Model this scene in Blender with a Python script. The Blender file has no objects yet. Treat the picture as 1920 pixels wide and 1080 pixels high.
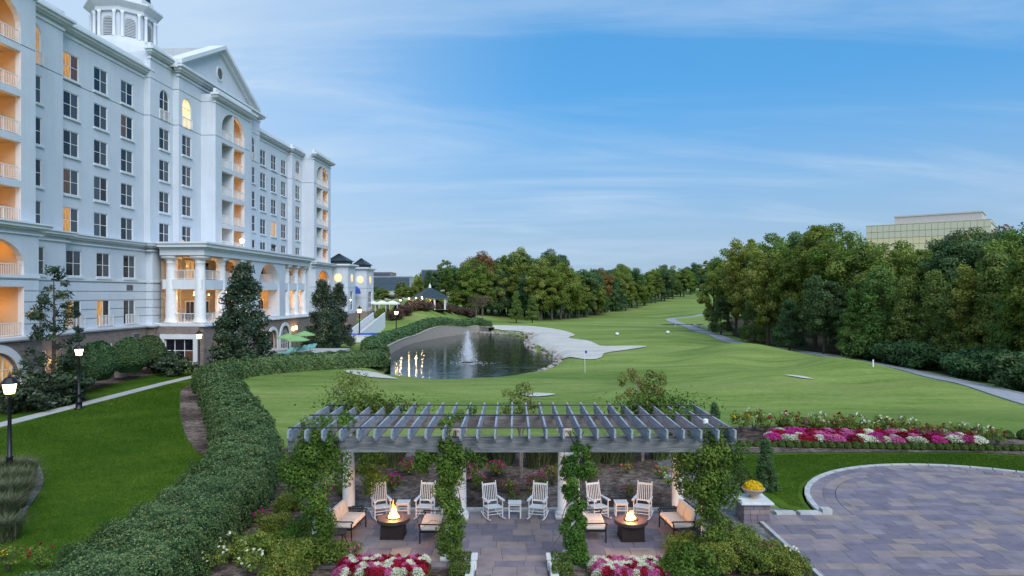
import bpy, bmesh, math, random
import numpy as np
from mathutils import Vector, Matrix
PI = math.pi
random.seed(7)
rng = np.random.default_rng(11)
SC = bpy.context.scene
COL = SC.collection

# ------------------------------------------------------------------ camera
CAM_H = 8.0
cam_d = bpy.data.cameras.new('camera')
cam_d.lens = 24.0; cam_d.sensor_width = 36.0
cam_d.shift_y = 10 / 1920
cam_d.clip_end = 6000
cam = bpy.data.objects.new('camera', cam_d); COL.objects.link(cam)
cam.location = (0, 0, CAM_H); cam.rotation_euler = (PI / 2, 0, 0)
SC.camera = cam

# ------------------------------------------------------------------ sky, sun, exposure
SUN_EL, SUN_AZ = math.radians(42), math.radians(155)      # azimuth clockwise from +Y
W = bpy.data.worlds.new('World'); SC.world = W; W.use_nodes = True
nt = W.node_tree; nt.nodes.clear()
def wn(t, **k):
    n = nt.nodes.new(t)
    for a, b in k.items(): setattr(n, a, b)
    return n
sky = wn('ShaderNodeTexSky', sky_type='NISHITA', sun_disc=False)
sky.sun_elevation = SUN_EL; sky.sun_rotation = SUN_AZ
sky.air_density = 1.0; sky.dust_density = 0.6; sky.ozone_density = 2.2
tc = wn('ShaderNodeTexCoord')
sep = wn('ShaderNodeSeparateXYZ'); nt.links.new(tc.outputs['Generated'], sep.inputs[0])
def wmath(op, a, b=None):
    n = wn('ShaderNodeMath', operation=op)
    for i, v in enumerate((a, b)):
        if v is None: continue
        if isinstance(v, (int, float)): n.inputs[i].default_value = v
        else: nt.links.new(v, n.inputs[i])
    return n.outputs[0]
zc = wmath('MAXIMUM', sep.outputs[2], 0.0)
den = wmath('ADD', zc, 0.16)
cx = wmath('DIVIDE', sep.outputs[0], den); cy = wmath('DIVIDE', sep.outputs[1], den)
comb = wn('ShaderNodeCombineXYZ')
nt.links.new(cx, comb.inputs[0]); nt.links.new(cy, comb.inputs[1])
mp = wn('ShaderNodeMapping'); mp.inputs['Rotation'].default_value = (0, 0, math.radians(-14))
mp.inputs['Scale'].default_value = (0.42, 1.35, 1)
mp.inputs['Location'].default_value = (0.8, 0.35, 0)
nt.links.new(comb.outputs[0], mp.inputs[0])
n1 = wn('ShaderNodeTexNoise'); n1.inputs['Scale'].default_value = 1.25; n1.inputs['Detail'].default_value = 9
n1.inputs['Roughness'].default_value = 0.58; n1.inputs['Distortion'].default_value = 0.9
nt.links.new(mp.outputs[0], n1.inputs['Vector'])
n2 = wn('ShaderNodeTexNoise'); n2.inputs['Scale'].default_value = 0.45; n2.inputs['Detail'].default_value = 3
nt.links.new(comb.outputs[0], n2.inputs['Vector'])
r1 = wn('ShaderNodeMapRange', interpolation_type='SMOOTHSTEP')
r1.inputs['From Min'].default_value = 0.42; r1.inputs['From Max'].default_value = 0.76
nt.links.new(n1.outputs['Fac'], r1.inputs['Value'])
r2 = wn('ShaderNodeMapRange'); r2.inputs['From Min'].default_value = 0.32; r2.inputs['From Max'].default_value = 0.66
r2.inputs['To Min'].default_value = 0.25
nt.links.new(n2.outputs['Fac'], r2.inputs['Value'])
cl = wmath('MULTIPLY', r1.outputs[0], r2.outputs[0])
# thin veil that thickens towards the west (left) horizon, where the sun went down
west = wn('ShaderNodeMapRange', interpolation_type='SMOOTHSTEP')
west.inputs['From Min'].default_value = 0.10; west.inputs['From Max'].default_value = -0.52
nt.links.new(sep.outputs[0], west.inputs['Value'])
low = wn('ShaderNodeMapRange', interpolation_type='SMOOTHSTEP'); low.inputs['From Min'].default_value = 0.30; low.inputs['From Max'].default_value = 0.0
nt.links.new(zc, low.inputs['Value'])
veil = wmath('ADD', wmath('MULTIPLY', west.outputs[0], 0.72), wmath('MULTIPLY', low.outputs[0], 0.10))
cov = wmath('MINIMUM', wmath('ADD', wmath('MULTIPLY', cl, 0.72), veil), 0.9)
hs = wn('ShaderNodeHueSaturation'); hs.inputs['Saturation'].default_value = 1.5; hs.inputs['Value'].default_value = 1.0
nt.links.new(sky.outputs[0], hs.inputs['Color'])
mixc = wn('ShaderNodeMix', data_type='RGBA')
dusk = wn('ShaderNodeMix', data_type='RGBA'); dusk.inputs['Factor'].default_value = 0.62      # the even blue of the hour after sunset
nt.links.new(hs.outputs[0], dusk.inputs['A']); dusk.inputs['B'].default_value = (0.95, 2.85, 5.45, 1)
hazy = wn('ShaderNodeMix', data_type='RGBA'); nt.links.new(wmath('MULTIPLY', low.outputs[0], .8), hazy.inputs['Factor'])
nt.links.new(dusk.outputs['Result'], hazy.inputs['A']); hazy.inputs['B'].default_value = (2.3, 3.1, 4.2, 1)
nt.links.new(cov, mixc.inputs['Factor']); nt.links.new(hazy.outputs['Result'], mixc.inputs['A'])
mixc.inputs['B'].default_value = (3.75, 4.75, 5.95, 1)
bg = wn('ShaderNodeBackground'); bg.inputs['Strength'].default_value = 0.117
nt.links.new(mixc.outputs['Result'], bg.inputs['Color'])
wo = wn('ShaderNodeOutputWorld'); nt.links.new(bg.outputs[0], wo.inputs[0])

sun_d = bpy.data.lights.new('sun', 'SUN'); sun_d.energy = 2.4; sun_d.angle = math.radians(48); sun_d.color = (0.97, 0.98, 1.0)
sun = bpy.data.objects.new('sun', sun_d); COL.objects.link(sun)
sd = Vector((math.sin(SUN_AZ) * math.cos(SUN_EL), math.cos(SUN_AZ) * math.cos(SUN_EL), math.sin(SUN_EL)))
sun.rotation_euler = (-sd).to_track_quat('-Z', 'Y').to_euler(); sun.location = sd * 60
SC.view_settings.view_transform = 'Standard'; SC.view_settings.look = 'None'
SC.view_settings.exposure = 0.42; SC.view_settings.gamma = 1.0; SC.view_settings.use_curve_mapping = False
SC.cycles.use_denoising = True
SC.cycles.max_bounces = 7; SC.cycles.transparent_max_bounces = 12; SC.cycles.sample_clamp_indirect = 6
SC.cycles.caustics_reflective = False; SC.cycles.caustics_refractive = False

# ------------------------------------------------------------------ materials
class NB:
    def __init__(s, name):
        s.m = bpy.data.materials.new(name); s.m.use_nodes = True
        s.t = s.m.node_tree; s.t.nodes.clear()
        s.out = s.t.nodes.new('ShaderNodeOutputMaterial')
        s.p = s.t.nodes.new('ShaderNodeBsdfPrincipled')
        s.t.links.new(s.p.outputs[0], s.out.inputs[0])
    def n(s, t, **k):
        n = s.t.nodes.new(t)
        for a, b in k.items(): setattr(n, a, b)
        return n
    def l(s, a, b): s.t.links.new(a, b)
    def obj(s):
        return s.n('ShaderNodeTexCoord').outputs['Object']
    def pos(s):
        return s.n('ShaderNodeNewGeometry').outputs['Position']
    def noise(s, vec, scale, detail=4, rough=.55, dist=0):
        n = s.n('ShaderNodeTexNoise'); n.inputs['Scale'].default_value = scale; n.inputs['Detail'].default_value = detail
        n.inputs['Roughness'].default_value = rough; n.inputs['Distortion'].default_value = dist
        if vec is not None: s.l(vec, n.inputs['Vector'])
        return n.outputs['Fac']
    def map(s, vec, sc=(1, 1, 1), rot=(0, 0, 0), loc=(0, 0, 0)):
        m = s.n('ShaderNodeMapping'); m.inputs['Scale'].default_value = sc; m.inputs['Rotation'].default_value = rot; m.inputs['Location'].default_value = loc
        s.l(vec, m.inputs[0]); return m.outputs[0]
    def ramp(s, fac, stops, interp='LINEAR'):
        r = s.n('ShaderNodeValToRGB'); cr = r.color_ramp; cr.interpolation = interp
        while len(cr.elements) < len(stops): cr.elements.new(0.5)
        for e, (p, c) in zip(cr.elements, stops):
            e.position = p; e.color = (*c, 1)
        s.l(fac, r.inputs[0]); return r.outputs[0]
    def mix(s, fac, a, b, mode='MIX'):
        m = s.n('ShaderNodeMix', data_type='RGBA', blend_type=mode)
        for k, v in (('Factor', fac), ('A', a), ('B', b)):
            if isinstance(v, (int, float)): m.inputs[k].default_value = v
            elif isinstance(v, tuple): m.inputs[k].default_value = (*v, 1)
            else: s.l(v, m.inputs[k])
        return m.outputs['Result']
    def math(s, op, a, b=0.0):
        m = s.n('ShaderNodeMath', operation=op)
        for i, v in enumerate((a, b)):
            if isinstance(v, (int, float)): m.inputs[i].default_value = v
            else: s.l(v, m.inputs[i])
        return m.outputs[0]
    def bump(s, h, strength=.3, dist=.02):
        b = s.n('ShaderNodeBump'); b.inputs['Strength'].default_value = strength; b.inputs['Distance'].default_value = dist
        s.l(h, b.inputs['Height']); s.l(b.outputs[0], s.p.inputs['Normal'])
    def set(s, color=None, rough=None, metal=None, spec=None):
        if color is not None:
            if isinstance(color, tuple): s.p.inputs['Base Color'].default_value = (*color, 1)
            else: s.l(color, s.p.inputs['Base Color'])
        if rough is not None:
            if isinstance(rough, (int, float)): s.p.inputs['Roughness'].default_value = rough
            else: s.l(rough, s.p.inputs['Roughness'])
        if metal is not None: s.p.inputs['Metallic'].default_value = metal
        if spec is not None: s.p.inputs['Specular IOR Level'].default_value = spec
        return s
M = {}
def plain(name, col, rough=.6, metal=0, var=.12, scale=3, spec=.5, bump=0):
    b = NB(name); f = b.noise(b.obj(), scale, 5)
    d = tuple(max(0, c * (1 - var * 1.6)) for c in col); u = tuple(min(1, c * (1 + var)) for c in col)
    b.set(b.ramp(f, [(.3, d), (.7, u)]), rough, metal, spec)
    if bump: b.bump(b.noise(b.obj(), scale * 9, 3), bump, .01)
    M[name] = b.m
def emit(name, col, strength, base=(.8, .7, .5)):
    b = NB(name); b.set(base, .4)
    b.p.inputs['Emission Color'].default_value = (*col, 1); b.p.inputs['Emission Strength'].default_value = strength
    M[name] = b.m
FK = {'leaf_tree': 2.9, 'leaf_yellow': 3.1, 'leaf_dark': 2.7, 'leaf_conifer': 2.6, 'leaf_hedge': 2.0, 'leaf_turf': 3.1, 'leaf_plume': .8, 'leaf_grass': 1.6, 'leaf_vine': 1.75, 'leaf_azalea': 1.75, 'leaf_box': 1.8, 'leaf_purple': 1.5}
def foliage(name, stops, trans=.25, rough=.55, spec=.25, objvar=.08, hue=.02):
    b = NB(name)
    if name.startswith('leaf'): stops = [(p, tuple(min(.3, c * FK.get(name, 2.2)) for c in q)) for p, q in stops]
    a = b.n('ShaderNodeAttribute', attribute_name='tint')
    col = b.ramp(a.outputs['Fac'], stops)
    oi = b.n('ShaderNodeObjectInfo')
    h = b.n('ShaderNodeHueSaturation')
    mr = b.n('ShaderNodeMapRange'); mr.inputs['To Min'].default_value = .5 - hue; mr.inputs['To Max'].default_value = .5 + hue
    b.l(oi.outputs['Random'], mr.inputs['Value']); b.l(mr.outputs[0], h.inputs['Hue'])
    mv = b.n('ShaderNodeMapRange'); mv.inputs['To Min'].default_value = 1 - objvar; mv.inputs['To Max'].default_value = 1 + objvar
    b.l(b.math('FRACT', b.math('MULTIPLY', oi.outputs['Random'], 7.31)), mv.inputs['Value']); b.l(mv.outputs[0], h.inputs['Value'])
    b.l(col, h.inputs['Color'])
    b.set(h.outputs[0], rough, 0, spec * .55)
    t = b.n('ShaderNodeBsdfTranslucent'); b.l(h.outputs[0], t.inputs[0])
    mx = b.n('ShaderNodeMixShader'); mx.inputs[0].default_value = trans
    b.l(b.p.outputs[0], mx.inputs[1]); b.l(t.outputs[0], mx.inputs[2]); b.l(mx.outputs[0], b.out.inputs[0])
    M[name] = b.m

def m_stucco(name, col):
    b = NB(name); o = b.obj()
    f = b.noise(o, .55, 6); st = b.noise(b.map(o, (1.6, 1.6, .12)), 1.2, 5)
    c = b.ramp(f, [(.3, tuple(x * .9 for x in col)), (.7, col)])
    c = b.mix(b.math('MULTIPLY', b.ramp(st, [(.48, (0, 0, 0)), (.8, (1, 1, 1))]), .35), c, tuple(x * .78 for x in col))
    b.set(c, .85, 0, .25); b.bump(b.noise(o, 14, 4), .25, .01); M[name] = b.m
m_stucco('stucco', (.61, .655, .70)); m_stucco('stucco_trim', (.70, .735, .76)); m_stucco('stucco_lamplit', (.50, .41, .29))  # dusk blue tinted into the stucco colour, lamplight amber into the recess walls
plain('white_paint', (.80, .80, .79), .45, var=.06)
plain('white_stone', (.66, .67, .66), .7, var=.12, scale=2, bump=.3)
def m_stone(name, sc, c1, c2, mort):
    b = NB(name); o = b.obj()
    w = b.n('ShaderNodeTexVoronoi', feature='F1'); w.inputs['Scale'].default_value = sc
    s = b.n('ShaderNodeSeparateXYZ'); b.l(o, s.inputs[0]); cb = b.n('ShaderNodeCombineXYZ')
    b.l(b.math('ADD', s.outputs[0], s.outputs[1]), cb.inputs[0]); b.l(s.outputs[2], cb.inputs[1])
    br = b.n('ShaderNodeTexBrick'); br.inputs['Scale'].default_value = sc; br.inputs['Brick Width'].default_value = .62; br.inputs['Row Height'].default_value = .34
    br.inputs['Mortar Size'].default_value = .025; br.inputs['Color1'].default_value = (*c1, 1); br.inputs['Color2'].default_value = (*c2, 1); br.inputs['Mortar'].default_value = (*mort, 1)
    br.offset = .5; br.squash = 1.4; br.squash_frequency = 3
    nz = b.noise(cb.outputs[0], .9, 3)
    va = b.n('ShaderNodeVectorMath', operation='ADD'); b.l(cb.outputs[0], va.inputs[0])
    sc_ = b.n('ShaderNodeVectorMath', operation='SCALE'); sc_.inputs['Scale'].default_value = .25
    nv = b.n('ShaderNodeTexNoise'); nv.inputs['Scale'].default_value = 1.4; b.l(cb.outputs[0], nv.inputs['Vector'])
    b.l(nv.outputs['Color'], sc_.inputs[0]); b.l(sc_.outputs[0], va.inputs[1]); b.l(va.outputs[0], br.inputs['Vector'])
    c = b.mix(b.noise(o, 2.3, 4), br.outputs['Color'], (.8, .75, .72), 'MULTIPLY')
    b.set(c, .85); b.bump(br.outputs['Fac'], -.6, .03); M[name] = b.m
m_stone('stone', 2.2, (.30, .23, .19), (.18, .15, .145), (.30, .28, .27))
m_stone('stone_pond', 2.4, (.50, .45, .38), (.37, .34, .30), (.22, .20, .17))
m_stone('stone_pink', 1.5, (.36, .25, .21), (.27, .22, .22), (.3, .27, .25))
# pavers: every stone its own tone, by island and by object
b = NB('paver'); oi = b.n('ShaderNodeObjectInfo'); ge = b.n('ShaderNodeNewGeometry')
r = b.math('FRACT', b.math('ADD', oi.outputs['Random'], ge.outputs['Random Per Island']))
c = b.ramp(r, [(0, (.235, .20, .215)), (.18, (.30, .25, .255)), (.36, (.36, .285, .255)), (.54, (.255, .215, .235)), (.7, (.385, .305, .25)), (.85, (.315, .265, .26)), (1, (.36, .255, .23))], 'CONSTANT')
c = b.mix(.8, c, b.ramp(b.noise(ge.outputs['Position'], 1.7, 6, .62), [(.3, (.48, .465, .53)), (.7, (.87, .85, .94))]), 'MULTIPLY')
b.set(c, .62, 0, .4); b.bump(b.noise(ge.outputs['Position'], 22, 4), .25, .006); M['paver'] = b.m
plain('joint', (.13, .12, .12), .9); plain('kerb_stone', (.46, .46, .445), .75, var=.12, bump=.3); plain('concrete', (.42, .42, .41), .85, var=.12, scale=1.2)
def m_ground(name, stops, scales=(.08, .9, 9), stretch=(1, 1, 1), bump=.5, rough=.9, rot=0):
    b = NB(name); p = b.map(b.pos(), stretch, (0, 0, rot))
    f = b.math('ADD', b.math('MULTIPLY', b.noise(p, scales[0], 4), .42), b.math('ADD', b.math('MULTIPLY', b.noise(p, scales[1], 5, .6), .33), b.math('MULTIPLY', b.noise(b.pos(), scales[2], 4, .7), .25)))
    b.set(b.ramp(f, stops), rough, 0, .05); b.bump(b.noise(b.pos(), scales[2] * 2.2, 4, .7), bump, .05); M[name] = b.m
def m_fairway():
    b = NB('fairway'); P_ = b.pos(); p = b.map(P_, (.32, 1.7, 1)); w = b.noise(P_, .03, 2)
    f = b.math('ADD', b.math('MULTIPLY', b.noise(p, .05, 4), .36), b.math('ADD', b.math('MULTIPLY', b.noise(p, .42, 6, .65), .36), b.math('MULTIPLY', b.noise(P_, 2.4, 5, .75), .28)))
    c = b.ramp(f, [(.40, (.108, .172, .038)), (.47, (.166, .238, .055)), (.53, (.218, .278, .074)), (.60, (.285, .325, .112))])
    dry = b.ramp(b.noise(b.map(P_, (.5, 1.3, 1), (0, 0, .4)), .085, 6, .62, .7), [(.52, (0, 0, 0)), (.68, (1, 1, 1))])
    c = b.mix(b.math('MULTIPLY', dry, .5), c, (.225, .225, .085))
    rough = b.ramp(b.noise(b.map(P_, (.45, 1.2, 1), (0, 0, -.25), (7, 3, 0)), .06, 5, .6, .9), [(.53, (0, 0, 0)), (.60, (1, 1, 1))])
    c = b.mix(b.math('MULTIPLY', rough, .42), c, (.075, .14, .030))
    b.set(c, .9, 0, .05); b.bump(b.noise(P_, 5, 5, .75), .7, .06); M['fairway'] = b.m
m_fairway()
m_ground('lawn', [(.41, (.027, .070, .006)), (.5, (.050, .106, .009)), (.59, (.090, .142, .016))], (.12, 1.1, 6), bump=.7)
m_ground('mulch', [(.40, (.035, .024, .020)), (.49, (.10, .073, .06)), (.55, (.20, .155, .13)), (.62, (.34, .28, .24))], (.3, 3.5, 9), bump=1.0)
m_ground('gravel', [(.40, (.08, .077, .078)), (.5, (.19, .18, .175)), (.60, (.36, .34, .33))], (.3, 3.5, 9), bump=1.0)
m_ground('sand', [(.4, (.44, .42, .37)), (.5, (.55, .52, .465)), (.6, (.62, .59, .53))], (.12, .9, 5), (1, 2.2, 1), bump=.5)
m_ground('asphalt', [(.35, (.25, .26, .285)), (.65, (.37, .38, .40))], (.2, 2, 20), bump=.2)
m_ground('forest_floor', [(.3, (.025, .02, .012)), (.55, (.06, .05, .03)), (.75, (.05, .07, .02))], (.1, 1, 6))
m_ground('rock', [(.33, (.16, .15, .14)), (.5, (.33, .30, .27)), (.66, (.50, .46, .42))], (.5, 2.0, 7), bump=.8)
b = NB('water'); p = b.map(b.pos(), (.55, 1.6, 1)); b.set((.006, .013, .014), .06, 0, .5)
b.p.inputs['IOR'].default_value = 1.33; b.bump(b.math('ADD', b.noise(p, 1.1, 3), b.math('MULTIPLY', b.noise(p, .18, 2), 2.0)), .40, .06); M['water'] = b.m
b = NB('weathered_wood'); o = b.obj(); f = b.noise(b.map(o, (1, 9, 9)), 1.6, 6, .65, .6)
b.set(b.ramp(f, [(.28, (.085, .09, .10)), (.5, (.18, .185, .195)), (.72, (.31, .315, .32))]), .8, 0, .2); b.bump(f, .5, .01); M['weathered_wood'] = b.m
b = NB('weathered_rib'); o = b.obj(); f = b.noise(b.map(o, (9, 1, 9)), 1.6, 6, .65, .6)
b.set(b.ramp(f, [(.28, (.14, .165, .195)), (.5, (.27, .31, .36)), (.72, (.42, .46, .51))]), .8, 0, .2); b.bump(f, .5, .01); M['weathered_rib'] = b.m
plain('dark_metal', (.018, .018, .02), .45, .3); plain('lamp_metal', (.010, .010, .012), .42, .2)
plain('bronze', (.028, .018, .017), .5, .2, var=.2, scale=6); plain('slate_top', (.060, .043, .048), .45, 0, var=.2, scale=8)
plain('cushion', (.66, .60, .54), .9, var=.05); plain('roof_dark', (.035, .05, .055), .5, .1)
plain('canvas_white', (.78, .77, .74), .85, var=.05); plain('canvas_green', (.22, .42, .16), .8, var=.06); plain('canvas_blue', (.02, .08, .42), .7, var=.1); plain('teal', (.16, .38, .36), .7)
plain('bark', (.075, .06, .048), .9, var=.4, scale=6, bump=.6); plain('bark_pale', (.22, .18, .15), .85, var=.3, scale=6, bump=.4)
plain('terracotta', (.40, .31, .24), .7, var=.12); plain('room_dark', (.03, .03, .035), .8)
b = NB('pane_dark'); b.set((.010, .012, .018), .06, 0, .5); M['pane_dark'] = b.m
b = NB('pane_curtain'); f = b.noise(b.map(b.obj(), (1, 9, .15)), 2.5, 3); b.set(b.ramp(f, [(.35, (.035, .042, .052)), (.65, (.085, .098, .115))]), .12, 0, .5); M['pane_curtain'] = b.m
emit('pane_lit', (1.0, .45, .09), .34, (.2, .12, .04)); emit('pane_dim', (1.0, .42, .12), .035, (.05, .035, .03)); emit('pane_bright', (1.0, .58, .09), .75)
emit('pane_warm', (1.0, .55, .20), .36, (.2, .14, .07))
for nm_ in ('pane_lit', 'pane_dim', 'pane_warm', 'pane_bright'):      # curtain folds and lamp glow behind the glass
    m_ = M[nm_]; t_ = m_.node_tree; p_ = next(n for n in t_.nodes if n.type == 'BSDF_PRINCIPLED'); e_ = p_.inputs['Emission Strength'].default_value; p_.inputs['Roughness'].default_value = .12
    c_ = t_.nodes.new('ShaderNodeTexCoord'); g_ = t_.nodes.new('ShaderNodeMapping'); g_.inputs['Scale'].default_value = (1, 3.2, .6); n_ = t_.nodes.new('ShaderNodeTexNoise'); n_.inputs['Scale'].default_value = 1.6; n_.inputs['Detail'].default_value = 4
    r_ = t_.nodes.new('ShaderNodeMapRange'); r_.inputs['From Min'].default_value = .3; r_.inputs['From Max'].default_value = .7; r_.inputs['To Min'].default_value = e_ * .35; r_.inputs['To Max'].default_value = e_ * 1.5
    t_.links.new(c_.outputs['Object'], g_.inputs[0]); t_.links.new(g_.outputs[0], n_.inputs['Vector']); t_.links.new(n_.outputs['Fac'], r_.inputs['Value']); t_.links.new(r_.outputs[0], p_.inputs['Emission Strength'])
emit('lamp_glow', (1.0, .66, .28), 9.0); emit('sconce_glow', (1.0, .62, .25), 10.0); emit('bulb', (1.0, .6, .25), 25.0)
b = NB('glass_sunset'); f = b.noise(b.obj(), .05, 3); b.set(b.ramp(f, [(.35, (.60, .52, .30)), (.65, (.78, .68, .44))]), .18, 0, .6); M['glass_sunset'] = b.m  # golden sunset reflection put into the pane colour
b = NB('glass_blue'); b.set((.05, .08, .12), .1, .0, .6); M['glass_blue'] = b.m
plain('office_stone', (.50, .47, .44), .8); plain('office_brown', (.30, .24, .22), .8); plain('office_green', (.60, .57, .44), .6)
b = NB('flame'); o = b.obj(); s = b.n('ShaderNodeSeparateXYZ'); b.l(o, s.inputs[0])
b.p.inputs['Base Color'].default_value = (0, 0, 0, 1)
b.l(b.ramp(s.outputs[2], [(0, (1, .62, .2)), (.16, (1, .55, .13)), (.42, (1, .24, .03))]), b.p.inputs['Emission Color']); b.p.inputs['Emission Strength'].default_value = 7
tr = b.n('ShaderNodeBsdfTransparent'); mx = b.n('ShaderNodeMixShader'); lw = b.n('ShaderNodeLayerWeight'); lw.inputs[0].default_value = .35
b.l(b.math('MULTIPLY', lw.outputs['Facing'], .9), mx.inputs[0]); b.l(b.p.outputs[0], mx.inputs[1]); b.l(tr.outputs[0], mx.inputs[2]); b.l(mx.outputs[0], b.out.inputs[0]); M['flame'] = b.m
b = NB('spray'); b.set((.86, .9, .95), .5); tr = b.n('ShaderNodeBsdfTransparent'); mx = b.n('ShaderNodeMixShader'); mx.inputs[0].default_value = .45
b.l(tr.outputs[0], mx.inputs[1]); b.l(b.p.outputs[0], mx.inputs[2]); b.l(mx.outputs[0], b.out.inputs[0]); M['spray'] = b.m

foliage('leaf_tree', [(0, (.020, .033, .006)), (.5, (.054, .080, .013)), (1, (.118, .142, .027))])
foliage('leaf_yellow', [(0, (.035, .045, .008)), (.5, (.078, .108, .017)), (1, (.15, .165, .033))])
foliage('leaf_dark', [(0, (.010, .024, .010)), (.5, (.026, .050, .018)), (1, (.055, .085, .034))])
foliage('leaf_rust', [(0, (.05, .03, .012)), (.5, (.10, .058, .02)), (1, (.16, .10, .035))])
foliage('leaf_conifer', [(0, (.022, .042, .010)), (.5, (.055, .085, .020)), (1, (.10, .125, .032))])
foliage('leaf_magnolia', [(0, (.006, .012, .007)), (.6, (.018, .030, .015)), (.9, (.035, .05, .024)), (1, (.10, .09, .05))], .1, .35, .5)
foliage('leaf_hedge', [(0, (.020, .046, .016)), (.5, (.050, .095, .032)), (.93, (.10, .15, .055)), (1, (.17, .16, .05))], .2, .45, .4)
foliage('leaf_box', [(0, (.018, .034, .008)), (.5, (.045, .075, .016)), (1, (.09, .12, .03))], .2)
foliage('leaf_vine', [(0, (.018, .042, .007)), (.5, (.050, .095, .015)), (1, (.115, .165, .032))], .3)
foliage('leaf_azalea', [(0, (.035, .055, .010)), (.5, (.085, .12, .020)), (.92, (.16, .18, .035)), (1, (.22, .10, .04))], .25)
foliage('leaf_grass', [(0, (.045, .075, .030)), (.5, (.10, .14, .055)), (1, (.20, .22, .11))], .3)
foliage('leaf_plume', [(0, (.07, .10, .045)), (.5, (.14, .18, .08)), (1, (.32, .30, .19))], .3)
foliage('leaf_lawn', [(0, (.017, .046, .004)), (.5, (.030, .064, .006)), (1, (.058, .086, .011))], .3, .6, .1, 0, 0); foliage('leaf_turf', [(0, (.045, .080, .020)), (.5, (.075, .112, .030)), (1, (.12, .145, .055))], .3, .6, .1, 0, 0)
foliage('leaf_myrtle', [(0, (.04, .055, .012)), (.5, (.085, .105, .022)), (1, (.18, .11, .04))], .3)
foliage('leaf_purple', [(0, (.04, .03, .025)), (.5, (.09, .06, .045)), (1, (.13, .10, .05))], .25)
for nme, lo, hi in (('white', (.62, .66, .45), (.82, .82, .70)), ('pink', (.42, .06, .20), (.72, .22, .42)), ('red', (.20, .006, .02), (.42, .015, .05)), ('magenta', (.40, .02, .18), (.62, .05, .30)), ('yellow', (.60, .38, .01), (.85, .62, .03)), ('cream', (.70, .62, .35), (.85, .8, .6)), ('coral', (.6, .12, .1), (.75, .25, .2))):
    foliage('petal_' + nme, [(0, lo), (1, hi)], .3, .6, .2, .05, .0)
# ------------------------------------------------------------------ mesh helpers
class MB:
    def __init__(s): s.v = []; s.f = []; s.mi = []; s.cm = 0
    def add(s, vs, fs):
        o = len(s.v); s.v += [tuple(v) for v in vs]; s.f += [tuple(i + o for i in f) for f in fs]; s.mi += [s.cm] * len(fs); return s
    def box(s, x0, x1, y0, y1, z0, z1):
        return s.add([(x0, y0, z0), (x1, y0, z0), (x1, y1, z0), (x0, y1, z0), (x0, y0, z1), (x1, y0, z1), (x1, y1, z1), (x0, y1, z1)],
              [(0, 3, 2, 1), (4, 5, 6, 7), (0, 1, 5, 4), (1, 2, 6, 5), (2, 3, 7, 6), (3, 0, 4, 7)])
    def cbox(s, c, d, rz=0, rx=0, ry=0):
        m = Matrix.Translation(c) @ Matrix.Rotation(rz, 4, 'Z') @ Matrix.Rotation(ry, 4, 'Y') @ Matrix.Rotation(rx, 4, 'X')
        h = [Vector((sx * d[0] / 2, sy * d[1] / 2, sz * d[2] / 2)) for sz in (-1, 1) for sx, sy in ((-1, -1), (1, -1), (1, 1), (-1, 1))]
        return s.add([m @ q for q in h], [(0, 3, 2, 1), (4, 5, 6, 7), (0, 1, 5, 4), (1, 2, 6, 5), (2, 3, 7, 6), (3, 0, 4, 7)])
    def tube(s, pts, rad, n=8, cap=True):
        pts = [Vector(p) for p in pts]; rads = rad if isinstance(rad, (list, tuple)) else [rad] * len(pts)
        rings = []; vs = []
        up = None
        for i, p in enumerate(pts):
            t = (pts[min(i + 1, len(pts) - 1)] - pts[max(i - 1, 0)]).normalized()
            if up is None: up = Vector((0, 0, 1)) if abs(t.z) < .9 else Vector((1, 0, 0))
            a = t.cross(up).normalized(); bb = a.cross(t).normalized(); up = bb
            for k in range(n):
                an = 2 * PI * k / n; vs.append(p + (a * math.cos(an) + bb * math.sin(an)) * rads[i])
        fs = [(i * n + k, i * n + (k + 1) % n, (i + 1) * n + (k + 1) % n, (i + 1) * n + k) for i in range(len(pts) - 1) for k in range(n)]
        if cap: fs += [tuple(range(n))[::-1], tuple(range((len(pts) - 1) * n, len(pts) * n))]
        return s.add(vs, fs)
    def lathe(s, prof, n=16, c=(0, 0, 0), cap=True, ph=0, sq=(1, 1)):
        vs = [(c[0] + r * sq[0] * math.cos(2 * PI * k / n + ph), c[1] + r * sq[1] * math.sin(2 * PI * k / n + ph), c[2] + z) for r, z in prof for k in range(n)]
        fs = [(i * n + k, i * n + (k + 1) % n, (i + 1) * n + (k + 1) % n, (i + 1) * n + k) for i in range(len(prof) - 1) for k in range(n)]
        if cap: fs += [tuple(range(n))[::-1], tuple(range((len(prof) - 1) * n, len(prof) * n))]
        return s.add(vs, fs)
    def prism(s, poly, z0, z1):
        n = len(poly)
        return s.add([(x, y, z0) for x, y in poly] + [(x, y, z1) for x, y in poly],
              [tuple(range(n))[::-1], tuple(range(n, 2 * n))] + [(k, (k + 1) % n, n + (k + 1) % n, n + k) for k in range(n)])
    def quad(s, a, b, c, d): return s.add([a, b, c, d], [(0, 1, 2, 3)])
    def mesh(s, name, mat, smooth=False):
        me = bpy.data.meshes.new(name); me.from_pydata(s.v, [], s.f)
        for k in (mat if isinstance(mat, (list, tuple)) else [mat]): me.materials.append(M[k])
        if any(s.mi): me.polygons.foreach_set('material_index', s.mi)
        if smooth: me.polygons.foreach_set('use_smooth', [True] * len(me.polygons))
        me.update(); return me
    def build(s, name, mat, parent=None, smooth=False, loc=None):
        return link(name, s.mesh(name, mat, smooth), parent, loc)
def link(name, me, parent=None, loc=None, rz=0, sc=None):
    o = bpy.data.objects.new(name, me); COL.objects.link(o)
    if parent is not None: o.parent = parent
    if loc is not None: o.location = loc
    if rz: o.rotation_euler = (0, 0, rz)
    if sc is not None: o.scale = sc if isinstance(sc, (tuple, list)) else (sc, sc, sc)
    return o
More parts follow.
